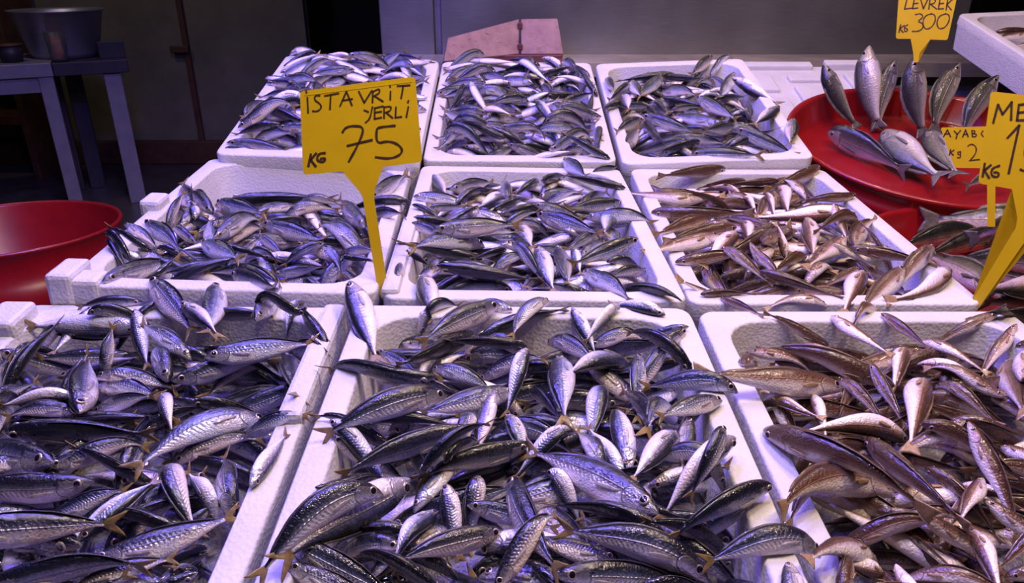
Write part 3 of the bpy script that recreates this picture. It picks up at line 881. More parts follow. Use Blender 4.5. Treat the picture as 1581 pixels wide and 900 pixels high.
# ------------------------------------------------------------------ fish: shapes
SPEC = {
 'mackerel': dict(t=[0, .02, .06, .12, .20, .30, .40, .50, .60, .70, .78, .84, .875],
                  up=[.006, .022, .046, .068, .086, .097, .100, .095, .080, .056, .033, .018, .016],
                  dn=[.010, .026, .048, .074, .098, .112, .112, .102, .082, .054, .030, .016, .015],
                  w=[.008, .020, .036, .050, .060, .064, .063, .058, .047, .032, .019, .011, .007], eye=(.088, .030), fork=.55, tail=.085),
 'whiting': dict(t=[0, .02, .06, .12, .20, .30, .40, .50, .60, .70, .78, .84, .89],
                 up=[.010, .026, .046, .062, .074, .080, .078, .070, .056, .040, .028, .019, .017],
                 dn=[.010, .024, .042, .064, .088, .102, .098, .078, .056, .038, .026, .018, .016],
                 w=[.012, .028, .045, .058, .068, .070, .064, .052, .040, .028, .019, .012, .007], eye=(.085, .021), fork=.12, tail=.060),
 'bass': dict(t=[0, .02, .06, .12, .20, .30, .40, .50, .60, .70, .78, .84, .88],
              up=[.008, .022, .042, .066, .092, .108, .112, .108, .094, .072, .052, .040, .042],
              dn=[.010, .022, .042, .066, .090, .106, .108, .100, .084, .064, .048, .038, .040],
              w=[.010, .026, .044, .060, .072, .074, .070, .060, .046, .032, .021, .015, .009], eye=(.105, .026), fork=.25, tail=.10),
 'bream': dict(t=[0, .02, .06, .12, .20, .30, .40, .50, .60, .70, .78, .84, .88],
               up=[.010, .050, .095, .138, .172, .188, .182, .160, .122, .080, .050, .036, .040],
               dn=[.012, .036, .064, .096, .130, .152, .152, .134, .102, .066, .042, .032, .036],
               w=[.012, .032, .054, .070, .080, .080, .072, .060, .046, .031, .020, .014, .008], eye=(.10, .024), fork=.4, tail=.12),
 'olive': dict(t=[0, .02, .06, .12, .20, .30, .40, .50, .60, .70, .78, .84, .88],
               up=[.012, .030, .054, .076, .094, .106, .108, .102, .086, .062, .042, .032, .034],
               dn=[.012, .028, .050, .076, .098, .112, .112, .102, .082, .058, .038, .030, .033],
               w=[.014, .034, .054, .070, .082, .086, .082, .072, .056, .038, .024, .016, .009], eye=(.09, .016), fork=.3, tail=.09),
}
SKIN = dict(mackerel='mackerel', whiting='whiting', bass='bass', bream='bass', olive='olive')
NR, NS = 28, 16
TS = np.concatenate([[0, .012, .035, .07, .11, .15, .185, .215, .24, .255], np.linspace(.30, 1, NR - 10)])

def prof(sp, key, t):
    s = SPEC[sp]
    from_t = np.array(s['t']); v = np.array(s[key])
    # smooth (Catmull-like) interpolation of the profile
    d = np.gradient(v, from_t)
    i = np.clip(np.searchsorted(from_t, t) - 1, 0, len(from_t) - 2)
    h = from_t[i + 1] - from_t[i]; x = (t - from_t[i]) / h
    x = np.clip(x, 0, 1)
    y = ((2 * x ** 3 - 3 * x ** 2 + 1) * v[i] + (x ** 3 - 2 * x ** 2 + x) * h * d[i] + (-2 * x ** 3 + 3 * x ** 2) * v[i + 1] + (x ** 3 - x ** 2) * h * d[i + 1])
    return np.maximum(y, 0.003)

def fatv(f, t): return 1 + (f['fat'] - 1) * (np.clip(np.asarray(t) / .18, .5, 1) if f['sp'] == 'bass' else np.clip(np.asarray(t) / .28, .2, 1))

RNG = np.random.RandomState(11)
FISH = []     # every fish as data, posed

def lay(sp, H, T, mode, beta, k, Lr, box, top=False, free=False, px=None, fat=1.0, rest=1.0, cap=None):
    """Pose a fish with its snout near H and its tail tip near T on whatever already lies there (height map)."""
    Lmin, Lmax = Lr
    if px is not None:
        rh, rt = ray(*px[0]), ray(*px[1])
    zH = zT = None
    raised = False
    NIT = 7 if px is not None else 1
    for it in range(NIT):
        if px is not None:
            if zH is None:
                rm_ = rh + rt; rm_ = rm_ / np.linalg.norm(rm_)
                tt_ = np.arange(.3, 3.2, .003)
                Q = C0 + rm_ * tt_[:, None]
                hit = np.nonzero(Q[:, 2] < hm_at(Q[:, 0], Q[:, 1]) + .008)[0]
                z = float(Q[hit[0], 2]) if len(hit) else .9
                zH = zT = z
            H = C0 + rh * ((zH - CAMZ) / rh[2]); T = C0 + rt * ((zT - CAMZ) / rt[2])
            L0 = np.linalg.norm(T - H)
            raised = False
            if L0 > Lmax and not free:
                raised = True
                lowH = px[0][1] >= px[1][1]
                low, r = (H, rt) if lowH else (T, rh)
                t1 = np.linalg.norm((T if lowH else H) - C0)
                tf = (low - C0) @ r
                dmin = np.linalg.norm(C0 + r * tf - low)
                if dmin >= Lmax: tt = tf + 0.3 * (t1 - tf)
                else: tt = tf + math.sqrt(max(Lmax ** 2 - dmin ** 2, 0))
                tt = max(min(tt, t1), tf)
                Uq = C0 + r * tt
                if lowH: T = Uq
                else: H = Uq
            elif L0 < Lmin:
                T = H + (T - H) / max(L0, 1e-5) * Lmin
        L = np.linalg.norm(T - H)
        Tn = nrm(T - H)
        mid = (H + T) / 2
        v = nrm(C0 - mid) if px is not None else nrm(np.array([0, -.45, 1.0]))
        Cv = nrm(v - (v @ Tn) * Tn)
        Pv = np.cross(Cv, Tn)
        q0, q1 = proj(mid), proj(mid + Pv * 0.01)
        dx, dy = q1[0] - q0[0], q1[1] - q0[1]
        sg = {'u': -dy, 'd': dy, 'l': -dx, 'r': dx}.get(mode, -dy)
        if sg < 0: Pv = -Pv
        cb, sb = math.cos(math.radians(beta)), math.sin(math.radians(beta))
        Dv = cb * Pv + sb * Cv
        t = np.linspace(0.03, 0.97, 13)
        Nh = nrm([-Tn[1], Tn[0], 0])
        q1 = proj(mid + Nh * 0.01)
        s = -(q1[1] - q0[1]) if abs(q1[1] - q0[1]) > 0.6 * abs(q1[0] - q0[0]) else -(q1[0] - q0[0])
        if s < 0: Nh = -Nh
        S = np.cross(Tn, Dv)
        base = H + (T - H) * t[:, None] + Nh * (k * L * 4 * t * (1 - t))[:, None]
        te = np.minimum(t, .86)
        hh = (prof(sp, 'up', te) + prof(sp, 'dn', te)) / 2 * L * np.where(t > .88, .35, 1) * fat
        hw = prof(sp, 'w', te) * L * np.where(t > .88, .3, 1) * fat
        hz = np.sqrt((hh * Dv[2]) ** 2 + (hw * S[2]) ** 2)
        hl = np.sqrt((hh * (Dv @ Nh)) ** 2 + (hw * (S @ Nh)) ** 2)
        offs = np.array([-.7, -.35, 0, .35, .7])
        X = base[:, 0, None] + Nh[0] * hl[:, None] * offs
        Y = base[:, 1, None] + Nh[1] * hl[:, None] * offs
        sup = hm_at(X, Y)
        req = (0.45 * sup.max(1) + 0.55 * sup.mean(1)) + hz * 0.86 * rest
        if raised:
            z = base[:, 2].copy()
            low_part = (t > .5) if (T[2] < H[2]) else (t < .5)
            # the low end rests; the rest must not sink in
            sh = max(np.mean((req - z)[low_part]), np.quantile(req - z, .75))
            z = z + sh
            if lowH: zH = zH + sh * .6
            else: zT = zT + sh * .6
        else:
            # upper hull of the supports
            hull = []
            for i in range(len(t)):
                while len(hull) >= 2 and (req[hull[-1]] - req[hull[-2]]) * (t[i] - t[hull[-2]]) <= (req[i] - req[hull[-2]]) * (t[hull[-1]] - t[hull[-2]]):
                    hull.pop()
                hull.append(i)
            hz_ = np.interp(t, t[hull], req[hull])
            j = np.searchsorted(t[hull], 0.40)
            j = min(max(j, 1), len(hull) - 1)
            a, b = hull[j - 1], hull[j]
            slope = (req[b] - req[a]) / (t[b] - t[a])
            slope = np.clip(slope, -0.55 * L, 0.55 * L)
            line = np.interp(.40, [t[a], t[b]], [req[a], req[b]]) + slope * (t - .40)
            z = .45 * line + .55 * hz_
            z = np.polyval(np.polyfit(t, z, 3), t)
            sink = np.maximum(req - z, 0)
            z = z + 0.5 * sink.max() * .6 + sink.mean() * .3
            if px is not None:
                zl = np.polyfit(t, z, 1)
                zH, zT = .4 * zH + .6 * zl[1], .4 * zT + .6 * (zl[1] + zl[0])
    if cap is not None:
        cz = cap(base[:, 0], base[:, 1]) - hz
        z = z - max(0.0, float(np.mean(z - cz)))
    base[:, 2] = z
    # write into the height map
    tt = np.linspace(.02, .96, 40)
    bx, by, bz = (np.interp(tt, t, base[:, i]) for i in range(3))
    hzz, hll = np.interp(tt, t, hz), np.interp(tt, t, hl)
    lo = np.linspace(-1, 1, 11)
    XX = bx[:, None] + Nh[0] * hll[:, None] * lo
    YY = by[:, None] + Nh[1] * hll[:, None] * lo
    ZZ = bz[:, None] + hzz[:, None] * np.sqrt(1 - lo ** 2 * .98) * 0.95
    ii = np.clip(((XX - GX0) / GS).astype(int), 0, NX - 1).ravel()
    jj = np.clip(((YY - GY0) / GS).astype(int), 0, NY - 1).ravel()
    np.maximum.at(HM, (jj, ii), ZZ.ravel())
    FISH.append(dict(sp=sp, t=t, spine=base, D=Dv, L=L, box=box, top=top, mode=mode, beta=beta, k=k, rnd=RNG.rand(), fat=fat, bend=RNG.uniform(-.02, .02)))
    return FISH[-1]

def free_fish(sp, H, T, Dv, box, k=0.0, kd=None, fat=1.0):
    """A fish placed between two given points (standing or leaning fish)."""
    H, T = np.asarray(H, float), np.asarray(T, float)
    t = np.linspace(0.03, 0.97, 13)
    Tn = nrm(T - H)
    Dv = nrm(np.asarray(Dv) - (np.asarray(Dv) @ Tn) * Tn)
    kd = Dv if kd is None else nrm(kd)
    L = np.linalg.norm(T - H)
    base = H + (T - H) * t[:, None] + kd * (k * L * 4 * t * (1 - t))[:, None]
    FISH.append(dict(sp=sp, t=t, spine=base, D=Dv, L=L, box=box, top=True, mode='u', beta=0, k=k, rnd=RNG.rand(), fat=fat, bend=0.0))
    return FISH[-1]

def fish_frame(f, t):
    """Spine points and frames at parameters t (0 snout .. 1 tail tip)."""
    sp_ = f['spine']; tk = f['t']
    P = np.stack([np.polyval(np.polyfit(tk, sp_[:, i], 4), t) for i in range(3)], 1)
    e = 1e-3
    Q = np.stack([np.polyval(np.polyfit(tk, sp_[:, i], 4), t + e) for i in range(3)], 1)
    T = Q - P
    T /= np.linalg.norm(T, axis=1, keepdims=True)
    D = f['D'][None] - (T @ f['D'])[:, None] * T
    D /= np.linalg.norm(D, axis=1, keepdims=True)
    S = np.cross(T, D)
    return P, T, D, S

def fish_body(f):
    sp, L, fat = f['sp'], f['L'], f['fat']
    tb = TS * SPEC[sp]['t'][-1]
    P, T, D, S = fish_frame(f, tb)
    fat = fatv(f, tb)
    up, dn, w = prof(sp, 'up', tb) * L * fat, prof(sp, 'dn', tb) * L * fat, prof(sp, 'w', tb) * L * fat
    gill = 1 + .055 * np.exp(-((tb - .195) / .035) ** 2) - .03 * np.exp(-((tb - .245) / .02) ** 2)
    w = w * gill; dn = dn * (1 + .4 * (gill - 1))
    an = np.arange(NS) * 2 * math.pi / NS
    ca, sa = np.cos(an), np.sin(an)
    shp = np.sign(ca) * np.abs(ca) ** 0.92
    hgt = np.where(ca[None] > 0, up[:, None], dn[:, None]) * shp[None]
    V = P[:, None] + D[:, None] * hgt[:, :, None] + S[:, None] * (w[:, None] * sa[None])[:, :, None]
    V = V.reshape(-1, 3)
    uv = np.stack([np.repeat(tb, NS), np.tile((ca + 1) / 2, len(tb))], 1)
    nr = len(tb)
    F = []
    for i in range(nr - 1):
        for j in range(NS):
            k = (j + 1) % NS
            F.append((i * NS + j, i * NS + k, (i + 1) * NS + k, (i + 1) * NS + j))
    V = np.concatenate([V, P[:1] - T[:1] * L * .004, P[-1:] + T[-1:] * L * .004])
    uv = np.concatenate([uv, [[0, .5], [tb[-1], .5]]])
    a, b = nr * NS, nr * NS + 1
    for j in range(NS):
        k = (j + 1) % NS
        F.append((a, k, j)); F.append((b, (nr - 1) * NS + j, (nr - 1) * NS + k))
    return V, F, uv

def sheet(P, th):
    """Two-sided thin sheet from a grid of points (n, m, 3)."""
    n, m = P.shape[:2]
    du = np.gradient(P, axis=0); dv = np.gradient(P, axis=1)
    N = np.cross(du, dv); N /= np.maximum(np.linalg.norm(N, axis=2, keepdims=True), 1e-12)
    A, B = (P + N * th / 2).reshape(-1, 3), (P - N * th / 2).reshape(-1, 3)
    F = []
    o = n * m
    for i in range(n - 1):
        for j in range(m - 1):
            a, b, c, d = i * m + j, (i + 1) * m + j, (i + 1) * m + j + 1, i * m + j + 1
            F.append((a, b, c, d)); F.append((o + d, o + c, o + b, o + a))
    for j in range(m - 1):
        F.append((j, j + 1, o + j + 1, o + j)); a = (n - 1) * m
        F.append((a + j + 1, a + j, o + a + j, o + a + j + 1))
    for i in range(n - 1):
        F.append(((i + 1) * m, i * m, o + i * m, o + (i + 1) * m)); a = m - 1
        F.append((i * m + a, (i + 1) * m + a, o + (i + 1) * m + a, o + i * m + a))
    return np.concatenate([A, B]), F

def tail_fin(f):
    sp, L = f['sp'], f['L']
    te = SPEC[sp]['t'][-1]
    P, T, D, S = fish_frame(f, np.array([te - .01]))
    P, T, D, S = P[0], T[0], D[0], S[0]
    h0 = prof(sp, 'up', np.array([te]))[0] * L * .9
    span, fork = SPEC[sp]['tail'] * L, SPEC[sp]['fork']
    ln = (1 - te + .012) * L
    us, vs = np.linspace(0, 1, 6), np.linspace(-1, 1, 9)
    G = np.zeros((6, 9, 3))
    tw = f['rnd'] * 2 - 1
    for i, u in enumerate(us):
        for j, v in enumerate(vs):
            reach = ln * u * (1 - fork * (1 - abs(v)) ** 1.3)
            hh = (h0 + (span - h0) * u ** 0.9) * v * (0.75 + .25 * f['fat'])
            G[i, j] = P + T * reach + D * hh + S * (0.12 * tw * ln * u * u + 0.05 * ln * u * v * math.sin(7 * tw))
    return sheet(G, 0.0007 * max(1, L / .13))

def dorsal_fin(f):
    sp, L, fat = f['sp'], f['L'], f['fat']
    us = np.linspace(.30, .80, 12)
    P, T, D, S = fish_frame(f, us)
    up = prof(sp, 'up', us) * L * fatv(f, us)
    k = dict(mackerel=.011, whiting=.018, bass=.030, bream=.034, olive=.022)[sp]
    hgt = k * L * (np.sin((us - .30) / .5 * math.pi) ** .5 * .7 + .3 * np.abs(np.cos((us - .3) * 22)))
    G = np.zeros((12, 3, 3))
    for j, a in enumerate((-.004 * L, .5, 1)):
        G[:, j] = P + D * (up + (a if j == 0 else a * hgt))[:, None] + T * (0 if j == 0 else .02 * L * a) + S * (0 if j == 0 else .012 * L * a)
    return sheet(G, 0.0006 * max(1, L / .13))

def side_pt(f, u, c, sgn):
    """A point on the flank: u along, c = height coordinate (-1..1), sgn = which side; with its outward normal."""
    sp, L, fat = f['sp'], f['L'], f['fat']
    P, T, D, S = fish_frame(f, np.array([u]))
    up, dn, w = (prof(sp, q, np.array([u]))[0] * L * float(fatv(f, u)) for q in ('up', 'dn', 'w'))
    h = (up if c > 0 else dn) * c
    ww = w * math.sqrt(max(0, 1 - c * c))
    n = nrm(D[0] * (c / max(up, 1e-6)) + S[0] * sgn * math.sqrt(max(0, 1 - c * c)) / max(w, 1e-6))
    return P[0] + D[0] * h + S[0] * sgn * ww, n, T[0], D[0]

def pectoral_fin(f, sgn):
    L = f['L']
    p, n, T, D = side_pt(f, .24, -.12, sgn)
    ln = L * dict(mackerel=.17, whiting=.12, bass=.13, bream=.20, olive=.12)[f['sp']]
    us, vs = np.linspace(0, 1, 6), np.linspace(-1, 1, 4)
    G = np.zeros((6, 4, 3))
    side = nrm(np.cross(n, T))
    if side @ D < 0: side = -side
    for i, u in enumerate(us):
        q, nn, _, _ = side_pt(f, .24 + .9 * ln / L * u, -.12 - .16 * u, sgn)
        for j, v in enumerate(vs):
            wd = L * .016 * (0.35 + 1.1 * u) * (1 - .75 * u ** 3)
            G[i, j] = q + nn * (L * .004 + L * .010 * u) + side * v * wd
    return sheet(G, 0.0006 * max(1, L / .13))

def eye_mesh(f, sgn):
    u, r = SPEC[f['sp']]['eye']
    L = f['L']; r = r * L
    p, n, T, D = side_pt(f, u, .30, sgn)
    a = nrm(T - (T @ n) * n); b = np.cross(n, a)
    V, F, MI = [], [], []
    prof_ = [(1.06, -.12), (1.0, .06), (.90, .14), (.72, .19), (.66, .20), (.42, .27)]
    ns = 14
    for (q, h) in prof_:
        for i in range(ns):
            th = 2 * math.pi * i / ns
            V.append(p + r * q * (a * math.cos(th) + b * math.sin(th)) + n * r * h)
    V.append(p + n * r * .31)
    for i in range(len(prof_) - 1):
        for j in range(ns):
            k = (j + 1) % ns
            F.append((i * ns + j, i * ns + k, (i + 1) * ns + k, (i + 1) * ns + j)); MI.append(1 if i >= 3 else 0)
    for j in range(ns):
        F.append(((len(prof_) - 1) * ns + j, (len(prof_) - 1) * ns + (j + 1) % ns, len(V) - 1)); MI.append(1)
    return np.array(V), F, MI

# ------------------------------------------------------------------ fish: where each one lies
XF = dict(A=(0, 430, 3.6), B=(0, 650, 3.6), C=(380, 430, 3.6), D=(380, 650, 3.6), E=(780, 430, 3.6), F=(780, 650, 3.6), G=(1161, 430, 3.6), H=(1161, 650, 3.6),
          I=(0, 250, 3.0), J=(350, 200, 2.8133), K=(750, 230, 3.1044), L=(1180, 200, 3.0), M=(850, 0, 3.3325))
# box / survey tile, then per fish: snout x y, tail x y, side turned up (u d l r = where its back points), roll towards the back (+) or belly (-), bend; * = lies on top
LAY = '''
FL A
-300 640 60 470 u 20
-150 760 200 560 u 0
420 640 120 690 d -40
560 290 300 370 u -50
110 300 420 270 u 10
600 240 1000 215 u 80
785 95 430 170 u 10
800 275 115 262 d -20 .02
470 140 930 290 u 20
1170 180 1500 205 u 80
1200 35 1150 330 l 10
840 10 1080 330 r 10
1010 120 1230 330 d 10
-30 630 370 310 u 70
540 610 900 625 u -20
530 530 1000 570 u -30
560 480 580 240 l 20
770 260 825 520 l -30
930 540 870 345 r 30
1180 420 1060 310 u 40
1060 425 770 225 u -20
1200 560 1510 450 u 60
940 510 1560 400 u 10
330 670 430 420 l 20
440 745 500 420 l 10 0 *
130 600 -60 760 u 30
460 765 120 700 u 0
520 720 850 665 u -10
380 800 900 690 u 75
800 870 960 710 u 30
895 600 960 870 l -40 0 *
1060 690 1560 715 u 50
980 580 1780 655 u 10 .02 *
FL C
150 180 20 420 l 10
50 230 205 20 u 10
215 290 555 75 u -10 -.06 *
310 60 220 330 r 10
450 330 300 310 u 20
200 380 460 330 u 20
225 420 290 660 l 30
-200 610 430 520 u -20
-20 850 330 725 u -20 -.1 *
340 170 200 120 u 60
FL B
-250 260 190 235 u -30
20 80 890 100 u 40 .03
250 240 860 110 u 0
850 280 480 260 u 40
290 200 -250 120 u 0
950 210 1490 80 u -20 .05
1490 -47 690 265 u -30 .05 *
1390 360 1520 160 r -30
640 590 990 450 u 70
1000 560 560 590 u 60
250 560 520 400 u -20
410 590 600 430 u 10
215 480 -200 560 u -30
450 690 -350 560 u 40
520 330 -350 420 u 10 0 *
440 700 890 270 d 15 0 *
950 190 1120 620 l 20 .05 *
1290 520 1240 150 r 30 0
1200 520 1110 330 l -40
480 725 1350 500 u -20 -.06 *
880 930 960 760 r 70
1110 930 1010 740 r 70
380 940 1000 740 u -20
-100 900 860 790 u 40 .04
-350 770 740 690 u 0 0 *
700 960 1000 900 u 60
1100 860 820 960 u 60
100 1000 500 930 u 10
1150 700 900 660 u 60
FC C
945 180 1100 260 u 0
740 400 870 470 u -10
870 360 1090 290 u 0
1480 170 1330 290 l -40
1330 300 1500 410 u 0
1290 540 1512 505 u -10
770 310 1080 190 u -10
1405 130 950 375 u 10 0 *
1260 300 800 500 u 75
1560 410 1080 510 u 75
1270 310 1810 300 u 70 .03
1030 480 1340 600 u -10
1050 490 410 480 u 60 -.06 *
1500 600 930 750 u -10
815 870 400 760 u 40
570 740 1220 815 u 75
1110 600 380 850 u 10 -.03 *
1380 700 1290 940 l -20
1270 720 1190 960 l 0
1450 730 1500 900 l 20
575 15 735 490 l 0 0 *
FC D
470 80 920 350 u 0 
490 210 700 330 d 10
1250 40 480 330 u 50 .05 *
385 370 740 330 u 80
930 480 1040 340 l -40
1300 270 1250 640 l 10
1110 330 1170 700 l 0
1230 460 1700 600 u 0
910 560 560 700 u 75
860 670 620 760 u 0
915 365 130 750 d -20 -.04 *
755 330 20 890 u 10 .07 *
1575 115 925 325 u 45
1050 450 800 800 r 10
1430 600 790 785 u 10
1100 930 540 660 u 75
215 655 900 960 u 10
240 900 640 960 u -10
1100 180 1300 100 u 60
950 230 1200 150 u 70
FC E
250 190 30 245 u -40 .1
890 205 600 235 d 10
1005 280 880 420 u 20
470 390 740 270 u -10
1020 260 740 260 u 0
370 150 470 370 l 0
640 130 440 360 r -50 0 *
235 320 540 470 u 0
120 430 20 650 r 0
150 620 330 780 u 70
690 390 300 610 d 20
960 630 720 710 u -40
900 480 700 560 u 0
745 410 735 790 l 20
540 570 465 930 r 0
310 420 335 800 l 0
1050 490 660 210 u 60 0 *
850 870 630 600 r 50 -.05
690 1032 600 680 l 0
940 680 770 830 u 0
1120 660 960 760 u 60
1210 650 830 830 u -10 0 *
1300 585 740 600 u 0 .02 *
490 185 410 -90 r 30 0 *
FC F
240 270 300 430 l -40
660 310 580 160 l -20
390 20 40 310 d 20
555 280 420 70 r -10
1000 330 700 250 u 60
800 350 990 280 d 0
1020 20 985 290 r 10
1240 280 1080 170 u 0
1250 300 850 470 d -30
1370 590 1100 500 u 0
960 40 680 340 d 0
1215 8 1000 480 l 50 -.05 *
820 690 400 520 u -20
950 660 190 440 u 75 .06
1300 640 900 620 u 40
1490 320 890 650 u 60 0 *
850 510 80 150 u -20 .04 *
620 800 280 640 u -30
140 760 300 960 l 70
45 295 330 860 r 45 .04 *
-60 900 250 505 u -10 0 *
1140 830 270 560 u 0 0 *
285 860 1060 900 u 10
1767 680 1075 760 u 0 .02 *
1580 760 1600 1000 l 0
700 960 1100 980 u 20
1150 950 1500 900 u -10
1200 880 1450 860 u 70
FR G
140 380 400 360 u -50
440 310 40 310 u 30
500 400 190 420 u 10
-20 400 290 510 u -20
685 235 540 300 u 10
930 330 1320 510 u -30
700 275 1000 380 u 10
1360 210 940 330 u 10
1430 390 1300 420 u -30
1440 470 1520 760 r 30
920 470 1420 620 d 10
1410 640 1130 540 u -10
805 545 30 370 u 40 -.06
340 640 380 800 l -40
110 680 310 790 u -10
490 540 680 750 u 20
640 570 790 740 u 30
1030 570 1330 700 u 10
445 185 770 510 u -40 0 *
850 360 780 660 r 10
1110 715 1600 850 u 75
960 800 1400 930 u 40
55 650 200 830 l 30
950 560 900 900 r -10 0 *
500 590 -331 505 u -10 -.05 *
880 850 250 830 d 10
1500 560 1600 300 r 20
1480 330 1620 480 u 40
FR H
275 400 420 230 l 20
380 240 300 420 l 20
1140 150 780 110 u -20
960 270 1080 380 u 60
1390 130 1600 220 u -30
950 -20 1560 360 u 40 .04
1090 215 1220 400 l -10
1150 190 1560 560 u 0
800 370 165 480 u 10 .12
700 480 900 560 u 70
670 805 780 890 u 20
800 800 880 980 l -40
690 940 600 740 l 60
740 570 1180 600 u 10 .09
460 720 1150 560 u 20 .03
75 5 1050 470 u 50 .04 *
640 85 1215 610 u 60 .03 *
790 430 290 840 u 0 .08 *
1285 310 1150 560 l 0
1280 450 1560 680 u -10
905 610 1350 800 u 0
870 710 1250 960 u 0
1235 580 1400 1000 l 10 0 *
1425 820 1600 930 u 0
1650 700 1390 720 u 20
500 950 560 700 l 60
1000 940 700 960 u 20
ML I
600 400 700 330 u -50
985 200 925 110 l 20
880 210 850 85 r 10
750 250 860 140 u 10
830 295 890 200 l 0
980 215 890 180 u 0
910 320 900 230 l 0
985 355 960 230 r 0
910 360 820 300 u 0
530 490 600 460 u 0
510 420 640 440 u 20
995 200 1250 265 u -10
985 290 1170 305 u -30
1000 350 1240 300 u -30
680 300 850 430 u 0 0 *
730 420 1000 395 u 80
695 370 560 480 u 0 0 *
1060 430 720 510 u 75
800 450 540 550 u 75
770 525 1150 480 u 75
1060 465 1320 550 u 0
940 380 1120 460 u -20
470 530 850 430 u -10 .05 *
ML J
310 325 100 360 u -30
-40 330 180 385 u -10
235 370 500 330 u -10
190 380 340 420 u 70
-60 465 170 420 u -20
330 380 430 400 u 0
0 500 110 560 u 75
140 460 230 540 u 10
210 460 300 510 u 60
455 390 600 500 u 10
615 515 380 420 u -30
440 490 490 620 r 0
500 510 590 580 u 0
510 600 630 540 u 70
20 580 220 640 u 0
200 630 440 590 u -10
330 640 500 655 u 70
155 405 440 485 u -10 0 *
60 460 200 580 u 20 0 *
420 480 275 585 u 0 0 *
600 425 480 290 u 0 0 *
0 310 490 300 u 75 .03
640 300 800 190 u 0
620 320 790 205 u 0
600 370 780 345 u 0
800 305 470 285 u 75 0 *
MC J
1085 230 890 165 u 75 .1
890 200 960 300 l 20
1050 180 1290 190 u 10
970 260 1170 225 u -10
810 285 1080 325 u -20
990 300 1170 265 u 70
1205 280 1080 345 d 0
805 330 970 380 u 75
880 330 980 375 u 0
950 340 1110 370 u 75
805 380 1100 425 u 75
1050 360 1240 445 u -10
800 405 970 470 u 0
1185 400 1330 340 u 10
770 520 840 610 l 70
740 650 770 560 l 0
1110 570 720 490 u 70
1120 490 780 500 u -30
900 480 1290 455 u -10 0 *
920 590 1190 640 u -10
1150 620 1290 520 u -30
915 640 1370 705 u 70 0 *
850 600 910 800 l -10 0 *
MC K
110 240 90 140 r 30
270 150 390 130 u 70
630 70 490 140 u 75
255 175 470 225 u -10
250 180 120 240 u 75
40 280 210 230 u 75
455 265 590 200 u 0
110 300 370 255 u 75
310 360 150 370 u 0
230 280 480 325 u -10
660 260 370 285 u 0
75 355 240 295 u 10
480 310 830 340 u -20 -.06
570 425 370 440 u 0
460 500 580 450 u -30
215 390 395 465 u 0
160 370 230 480 l 0
590 410 660 470 u -20
20 575 230 485 u -10
125 520 300 600 u 0
-60 400 160 405 u -10
580 520 700 580 u 0
420 470 440 570 l 0
770 570 570 620 u 0
670 180 350 160 u 75 0 *
375 50 490 140 u -10 0 *
245 310 570 415 u 0 0 *
610 280 565 415 r 0
345 465 400 660 l 40 0 *
730 430 390 560 u 10 0 *
250 480 335 710 l 0 0 *
470 575 715 735 u -10 0 *
635 650 995 725 u 75 .05 *
100 470 30 540 u 70
MR K
1020 190 800 170 u -30
1145 115 820 155 u 40
1250 130 1010 190 u 70
1400 180 1140 160 u 75
1060 240 650 205 u -20 -.05
1175 240 930 285 u 75
1150 180 1340 270 u -10
1240 210 1280 310 l -30
1390 210 1300 350 u 20
1400 330 1170 310 u -40
1085 315 795 415 u 20
795 300 1290 300 u 40 -.03
1200 370 850 445 u 30
1240 330 1260 480 l -20
1120 420 750 505 u -20
1290 550 1400 440 u -30
1200 395 1040 560 d 10
1400 370 1030 580 u 60 -.06
910 530 1300 590 u 30
1250 580 1450 640 u 0
1110 600 1380 690 u 0
1030 690 1200 695 u 60
1350 690 900 620 u -20 .03 *
1130 680 1260 770 u 40
MR L
200 295 80 230 u -30
255 150 0 260 u 30 -.06
80 265 110 390 l -30
10 290 40 400 l 0
340 260 170 340 u 0
425 285 130 330 u 30 -.2
420 385 -80 410 d 10
300 450 400 500 u -40
445 395 230 460 u 40
200 415 230 600 l 10
0 520 120 440 u 30
100 590 80 440 l 10
190 570 30 660 u 40
415 540 535 410 l 0 .05
620 550 440 510 u 40
375 505 190 640 u -20
190 680 345 610 u -30
310 590 500 610 u -30
340 650 740 640 u 70
395 560 810 635 u 40 .06
430 670 280 720 u 10
-20 650 370 780 u 70
750 670 570 780 u 10
640 645 440 850 u 0 0 *
840 640 555 795 d -10 -.12 *
460 655 370 850 r 0 0 *
300 785 0 830 u -30 .12 *
BR M
290 410 330 460 u 40
600 370 565 260 l 70
325 415 500 305 u 75
640 375 335 415 u 75 .05
945 330 800 365 u 75
820 390 930 360 u -20
580 400 800 410 u 75
400 430 290 525 u 40
420 420 470 500 u -20
555 470 770 515 u -10
275 560 450 505 u 75
1030 600 1000 540 u 60
840 530 1010 510 u 70
620 560 760 550 u 10
500 540 590 610 u 60
540 520 600 590 u 60
370 560 400 640 l -20
830 290 715 395 u 0
950 355 860 505 u 0
575 425 430 545 u 0 0 *
575 420 845 470 u 70 0 *
880 640 600 590 u -20
470 600 330 670 u 0
390 740 460 630 u 0
480 620 600 740 u 70
600 690 740 710 u 0
420 740 610 775 u 10
950 670 780 690 u 10
1120 600 1170 690 l 70
935 400 1190 545 d 0 0 *
745 515 970 640 u 0 0 *
470 590 770 690 u 10
1175 550 1040 645 d 20 0 *
770 725 545 785 u 70
925 715 1160 775 u 70
725 765 1110 775 u 0 0 *
955 650 1280 800 u 10 0 *
1245 615 1230 750 r 10 0 *
'''
LR = {'FL': (.080, .150), 'FC': (.082, .150), 'FR': (.085, .185), 'ML': (.075, .135), 'MC': (.075, .135), 'MR': (.080, .165), 'BL': (.08, .125), 'BC': (.08, .125), 'BR': (.08, .145)}

